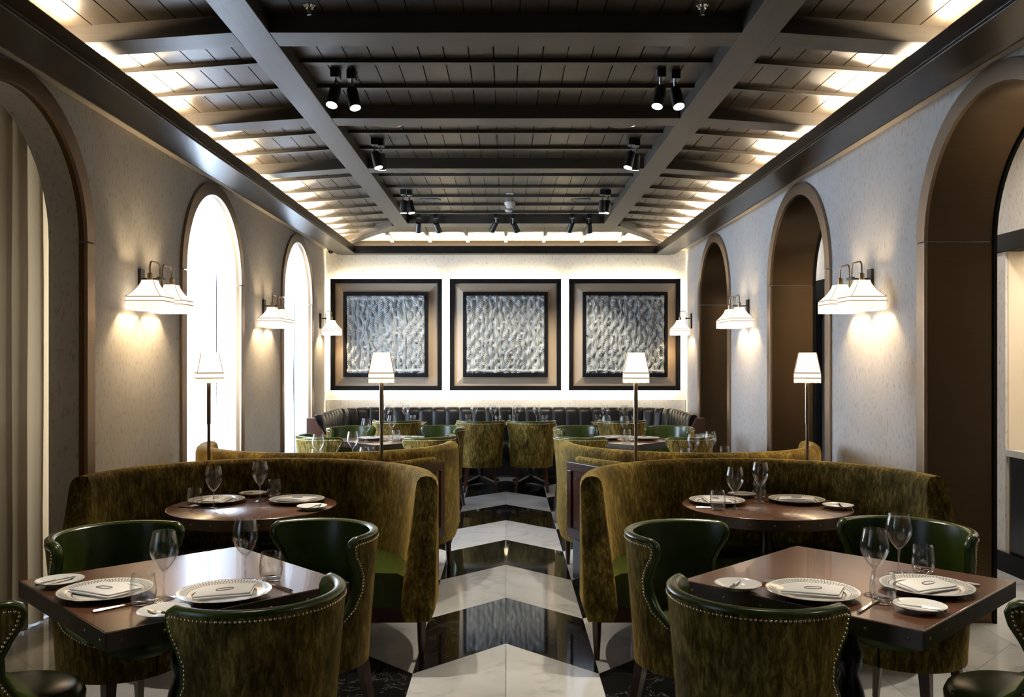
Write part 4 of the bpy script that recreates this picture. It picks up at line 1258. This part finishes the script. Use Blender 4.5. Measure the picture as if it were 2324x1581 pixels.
# wall sconces
def sconce(s, y, double, label):
    t = thing('wall_sconce', label, 'wall light', (s * W, y, 2.06), 0, 'fringed wall lights')
    i = -s                               # towards the room
    mb = MB(); x0, x1 = sorted((0, i * 0.022)); mb.box(x0, -0.035, -0.10, x1, 0.035, 0.10); mb.build('backplate', 'black_metal', t, 0, bevel=0.004)
    hx = i * (0.145 if double else 0.075)
    MB().tube([(0, 0, 0.035), (hx, 0, 0.035)], 0.0065, 8).build('arm', 'black_metal', t, 40)
    MB().box(hx - 0.012, -0.045 if double else -0.012, 0.025, hx + 0.012, 0.045 if double else 0.012, 0.045).build('arm_block', 'black_metal', t, 0, bevel=0.002)
    heads = ((-1, 0), (1, 0)) if double else ((0, 1),)
    for k, (dy, dx) in enumerate(heads):
        if double: b0 = Vector((hx, dy * 0.022, 0)); e = Vector((0, dy, 0)); reach = 0.165
        else: b0 = Vector((hx, 0, 0)); e = Vector((i, 0, 0)); reach = 0.085
        P = []
        base = b0 - Vector((0, 0, 0.05))
        P.append(base - e * 0.01 * (1 if double else 0)); P.append(b0 + Vector((0, 0, 0.09)))
        r = 0.035
        top = 0.135
        for q in range(5):
            a = PI - PI / 2 * q / 4; P.append(b0 + e * (r + r * math.cos(a)) + Vector((0, 0, top - r + r * math.sin(a))))
        for q in range(5):
            a = PI / 2 - PI / 2 * q / 4; P.append(b0 + e * (reach - r + r * math.cos(a)) + Vector((0, 0, top - r + r * math.sin(a))))
        end = b0 + e * reach
        P.append(end + Vector((0, 0, 0.04)))
        MB().tube(P, 0.0058, 8).build('gooseneck', 'brass', t, 50)
        MB().lathe([(0.0, 0.0), (0.018, 0.0), (0.018, 0.048), (0.008, 0.054), (0.0, 0.054)], 14, (end.x, end.y, end.z + 0.005)).build('lamp_holder', 'brass', t, 40)
        add_shade(t, (end.x, end.y, end.z + 0.008), 0.040, 0.112, 0.112, 0.026, 0.058, 0.0, 1.55)
        p = Vector(t.location) + end
        light('sconce_bulb', 'POINT', (p.x, p.y, p.z - 0.075), 7.5, WARM, 0.03)
for s, nm in ((-1, 'left'), (1, 'right')):
    sconce(s, 5.97, True, 'twin shade brass wall light between the two nearest %s arches' % nm)
    sconce(s, 9.0, True, 'twin shade brass wall light between the two farther %s arches' % nm)
    sconce(s, 11.75, False, 'single shade brass wall light in the far %s corner' % nm)

# ------------------------------------------------------------------ ceiling fixtures
def can(t, top, direction, L=0.125, r=0.036):
    d = Vector(direction).normalized(); top = Vector(top)
    hd = MB().tube([top - d * 0.001, top, top + d * 0.012, top + d * L, top + d * (L + 0.001)], [r * 0.80, r * 0.86, r * 0.93, r, r * 0.93], 18).build('spot_head', 'black_metal', t, 40)
    e = top + d * (L - 0.012)
    MB().tube([top + d * (L + 0.0015), top + d * (L + 0.003)], [r * 0.86, r * 0.86], 18).build('lens', 'lens', hd, 40)
    return top + d * (L + 0.02), d
SPOTS = []
def twin_spot(x, y, zc, dirs, label, gap=0.05, power=14, cone=48):
    t = thing('twin_spotlight', label, 'spotlight', (x, y, zc), 0, 'twin ceiling spotlights')
    for k, (dx, (d)) in enumerate(zip((-gap, gap), dirs)):
        MB().box(dx - 0.026, -0.040 + 0.03 * k, -0.052, dx + 0.026, 0.040 + 0.03 * k, 0.0).build('mount', 'black_metal', t, 0, bevel=0.003)
        y0 = 0.03 * k
        MB().tube([(dx, y0, -0.05), (dx, y0, -0.112)], 0.008, 8).build('stem', 'chrome', t, 40)
        p, dd = can(t, (dx, y0, -0.105), d)
        wp = Vector((x, y, zc)) + p
        light('spot_beam', 'SPOT', tuple(wp), power, (1.0, 0.88, 0.70), 0.02, None, tuple(dd), spot_size=math.radians(cone), spot_blend=0.7)
for s, nm in ((-1, 'left'), (1, 'right')):
    twin_spot(s * 0.99, 3.30, ZP, ((-0.19, -0.11, -1), (0.02, -0.13, -1)) if s < 0 else ((0.02, -0.13, -1), (0.23, -0.11, -1)), 'black twin spotlight above the %s front table, out of frame' % nm, 0.045, 60, 30)
    twin_spot(s * 0.955, 5.18, ZP, ((s * 0.12, -0.42, -1), (-s * 0.22, -0.28, -1)) if s < 0 else ((-0.22, -0.28, -1), (0.12, -0.42, -1)), 'nearest black twin spotlight on the %s of the ceiling centre' % nm, 0.045, 80)
    twin_spot(s * 0.99, 6.80, ZP, ((-s * 0.26, -0.16, -1), (-s * 0.05, 0.30, -1)), 'second black twin spotlight from us on the %s of the ceiling centre' % nm, 0.02, 65)
    twin_spot(s * 1.0, 8.85, ZP, ((-s * 0.02, 0.05, -1), (-s * 0.18, -0.1, -1)), 'black twin spotlight on the %s beside the round ceiling speaker' % nm, 0.03, 14)
for x, nm in ((-0.92, 'left'), (-0.015, 'centre'), (0.875, 'right')):
    d = {'left': ((-0.15, 0.85, -1), (0.35, 0.9, -1)), 'centre': ((-0.6, 0.9, -1), (0.6, 0.9, -1)), 'right': ((-0.35, 0.9, -1), (0.15, 0.85, -1))}[nm]
    twin_spot(x, 10.30, ZP, d, '%s black twin spotlight hanging along the far ceiling frame' % nm, 0.10, 60)
for s, nm in ((-1, 'left'), (1, 'right')):
    t = thing('sprinkler', 'chrome sprinkler head near the top edge, %s' % nm, 'sprinkler', (s * 0.945, 4.24, ZP), 0, 'sprinklers')
    MB().lathe([(0.034, 0.0), (0.034, -0.003), (0.022, -0.012), (0.016, -0.006), (0.0, -0.006)], 20).build('escutcheon', 'chrome', t, 40)
    MB().tube([(0.0, 0, -0.004), (0, 0, -0.030)], 0.006, 8).tube([(-0.008, 0, -0.01), (-0.010, 0, -0.025), (0, 0, -0.044)], 0.002, 6).tube([(0.008, 0, -0.01), (0.010, 0, -0.025), (0, 0, -0.044)], 0.002, 6).build('head', 'chrome', t, 40)
    MB().lathe([(0.0, -0.044), (0.012, -0.044), (0.012, -0.046), (0.0, -0.047)], 14).build('deflector', 'chrome', t, 40)
    for y, wd in ((6.36, 'under the second ceiling beam'), (9.40, 'near the smoke detector')):
        t = thing('ceiling_speaker', 'round grey ceiling speaker %s, %s' % (wd, nm), 'speaker', (s * (0.85 if y < 7 else 0.80), y, ZP), 0, 'round ceiling speakers')
        MB().lathe([(0.108, 0.0), (0.108, -0.006), (0.094, -0.008), (0.092, -0.004), (0.0, -0.004)], 36).build('rim', 'brass' if y < 7 else 'grille', t, 40)
        MB().lathe([(0.090, -0.004), (0.06, -0.010), (0.0, -0.012)], 36).build('grille', 'grille', t, 60)
t = thing('smoke_detector', 'white dome smoke detector on the ceiling centre line', 'detector', (0.045, 9.55, ZP))
MB().lathe([(0.058, 0.0), (0.060, -0.02), (0.052, -0.032), (0.0, -0.032)], 28).build('base', 'white_plastic', t, 40)
MB().lathe([(0.044, -0.032), (0.044, -0.044), (0.034, -0.062), (0.0, -0.066)], 24).build('dome', 'white_plastic', t, 60)
t = thing('sensor_plate', 'small white rectangular sensor plate in front of the smoke detector', 'sensor', (0.04, 9.02, ZP))
MB().box(-0.035, -0.022, -0.010, 0.035, 0.022, 0.0).build('plate', 'white_plastic', t, 0, bevel=0.003)
MB().box(-0.006, -0.006, -0.016, 0.006, 0.006, -0.010).build('eye', 'grille', t, 0)
t = thing('smoke_detector', 'flat white disc just behind the dome smoke detector', 'detector', (0.035, 10.05, ZP))
MB().lathe([(0.045, 0.0), (0.045, -0.012), (0.03, -0.022), (0.0, -0.024)], 24).build('base', 'white_plastic', t, 40)
t = thing('security_camera', 'small dome security camera in the far left ceiling corner', 'camera', (-2.36, 11.9, 3.05))
MB().lathe([(0.055, 0.0), (0.055, -0.025), (0.046, -0.035), (0.0, -0.035)], 24).build('housing', 'white_plastic', t, 40)
MB().lathe([(0.040, -0.035), (0.036, -0.055), (0.022, -0.072), (0.0, -0.078)], 24).build('dome', 'black_lacquer', t, 60)
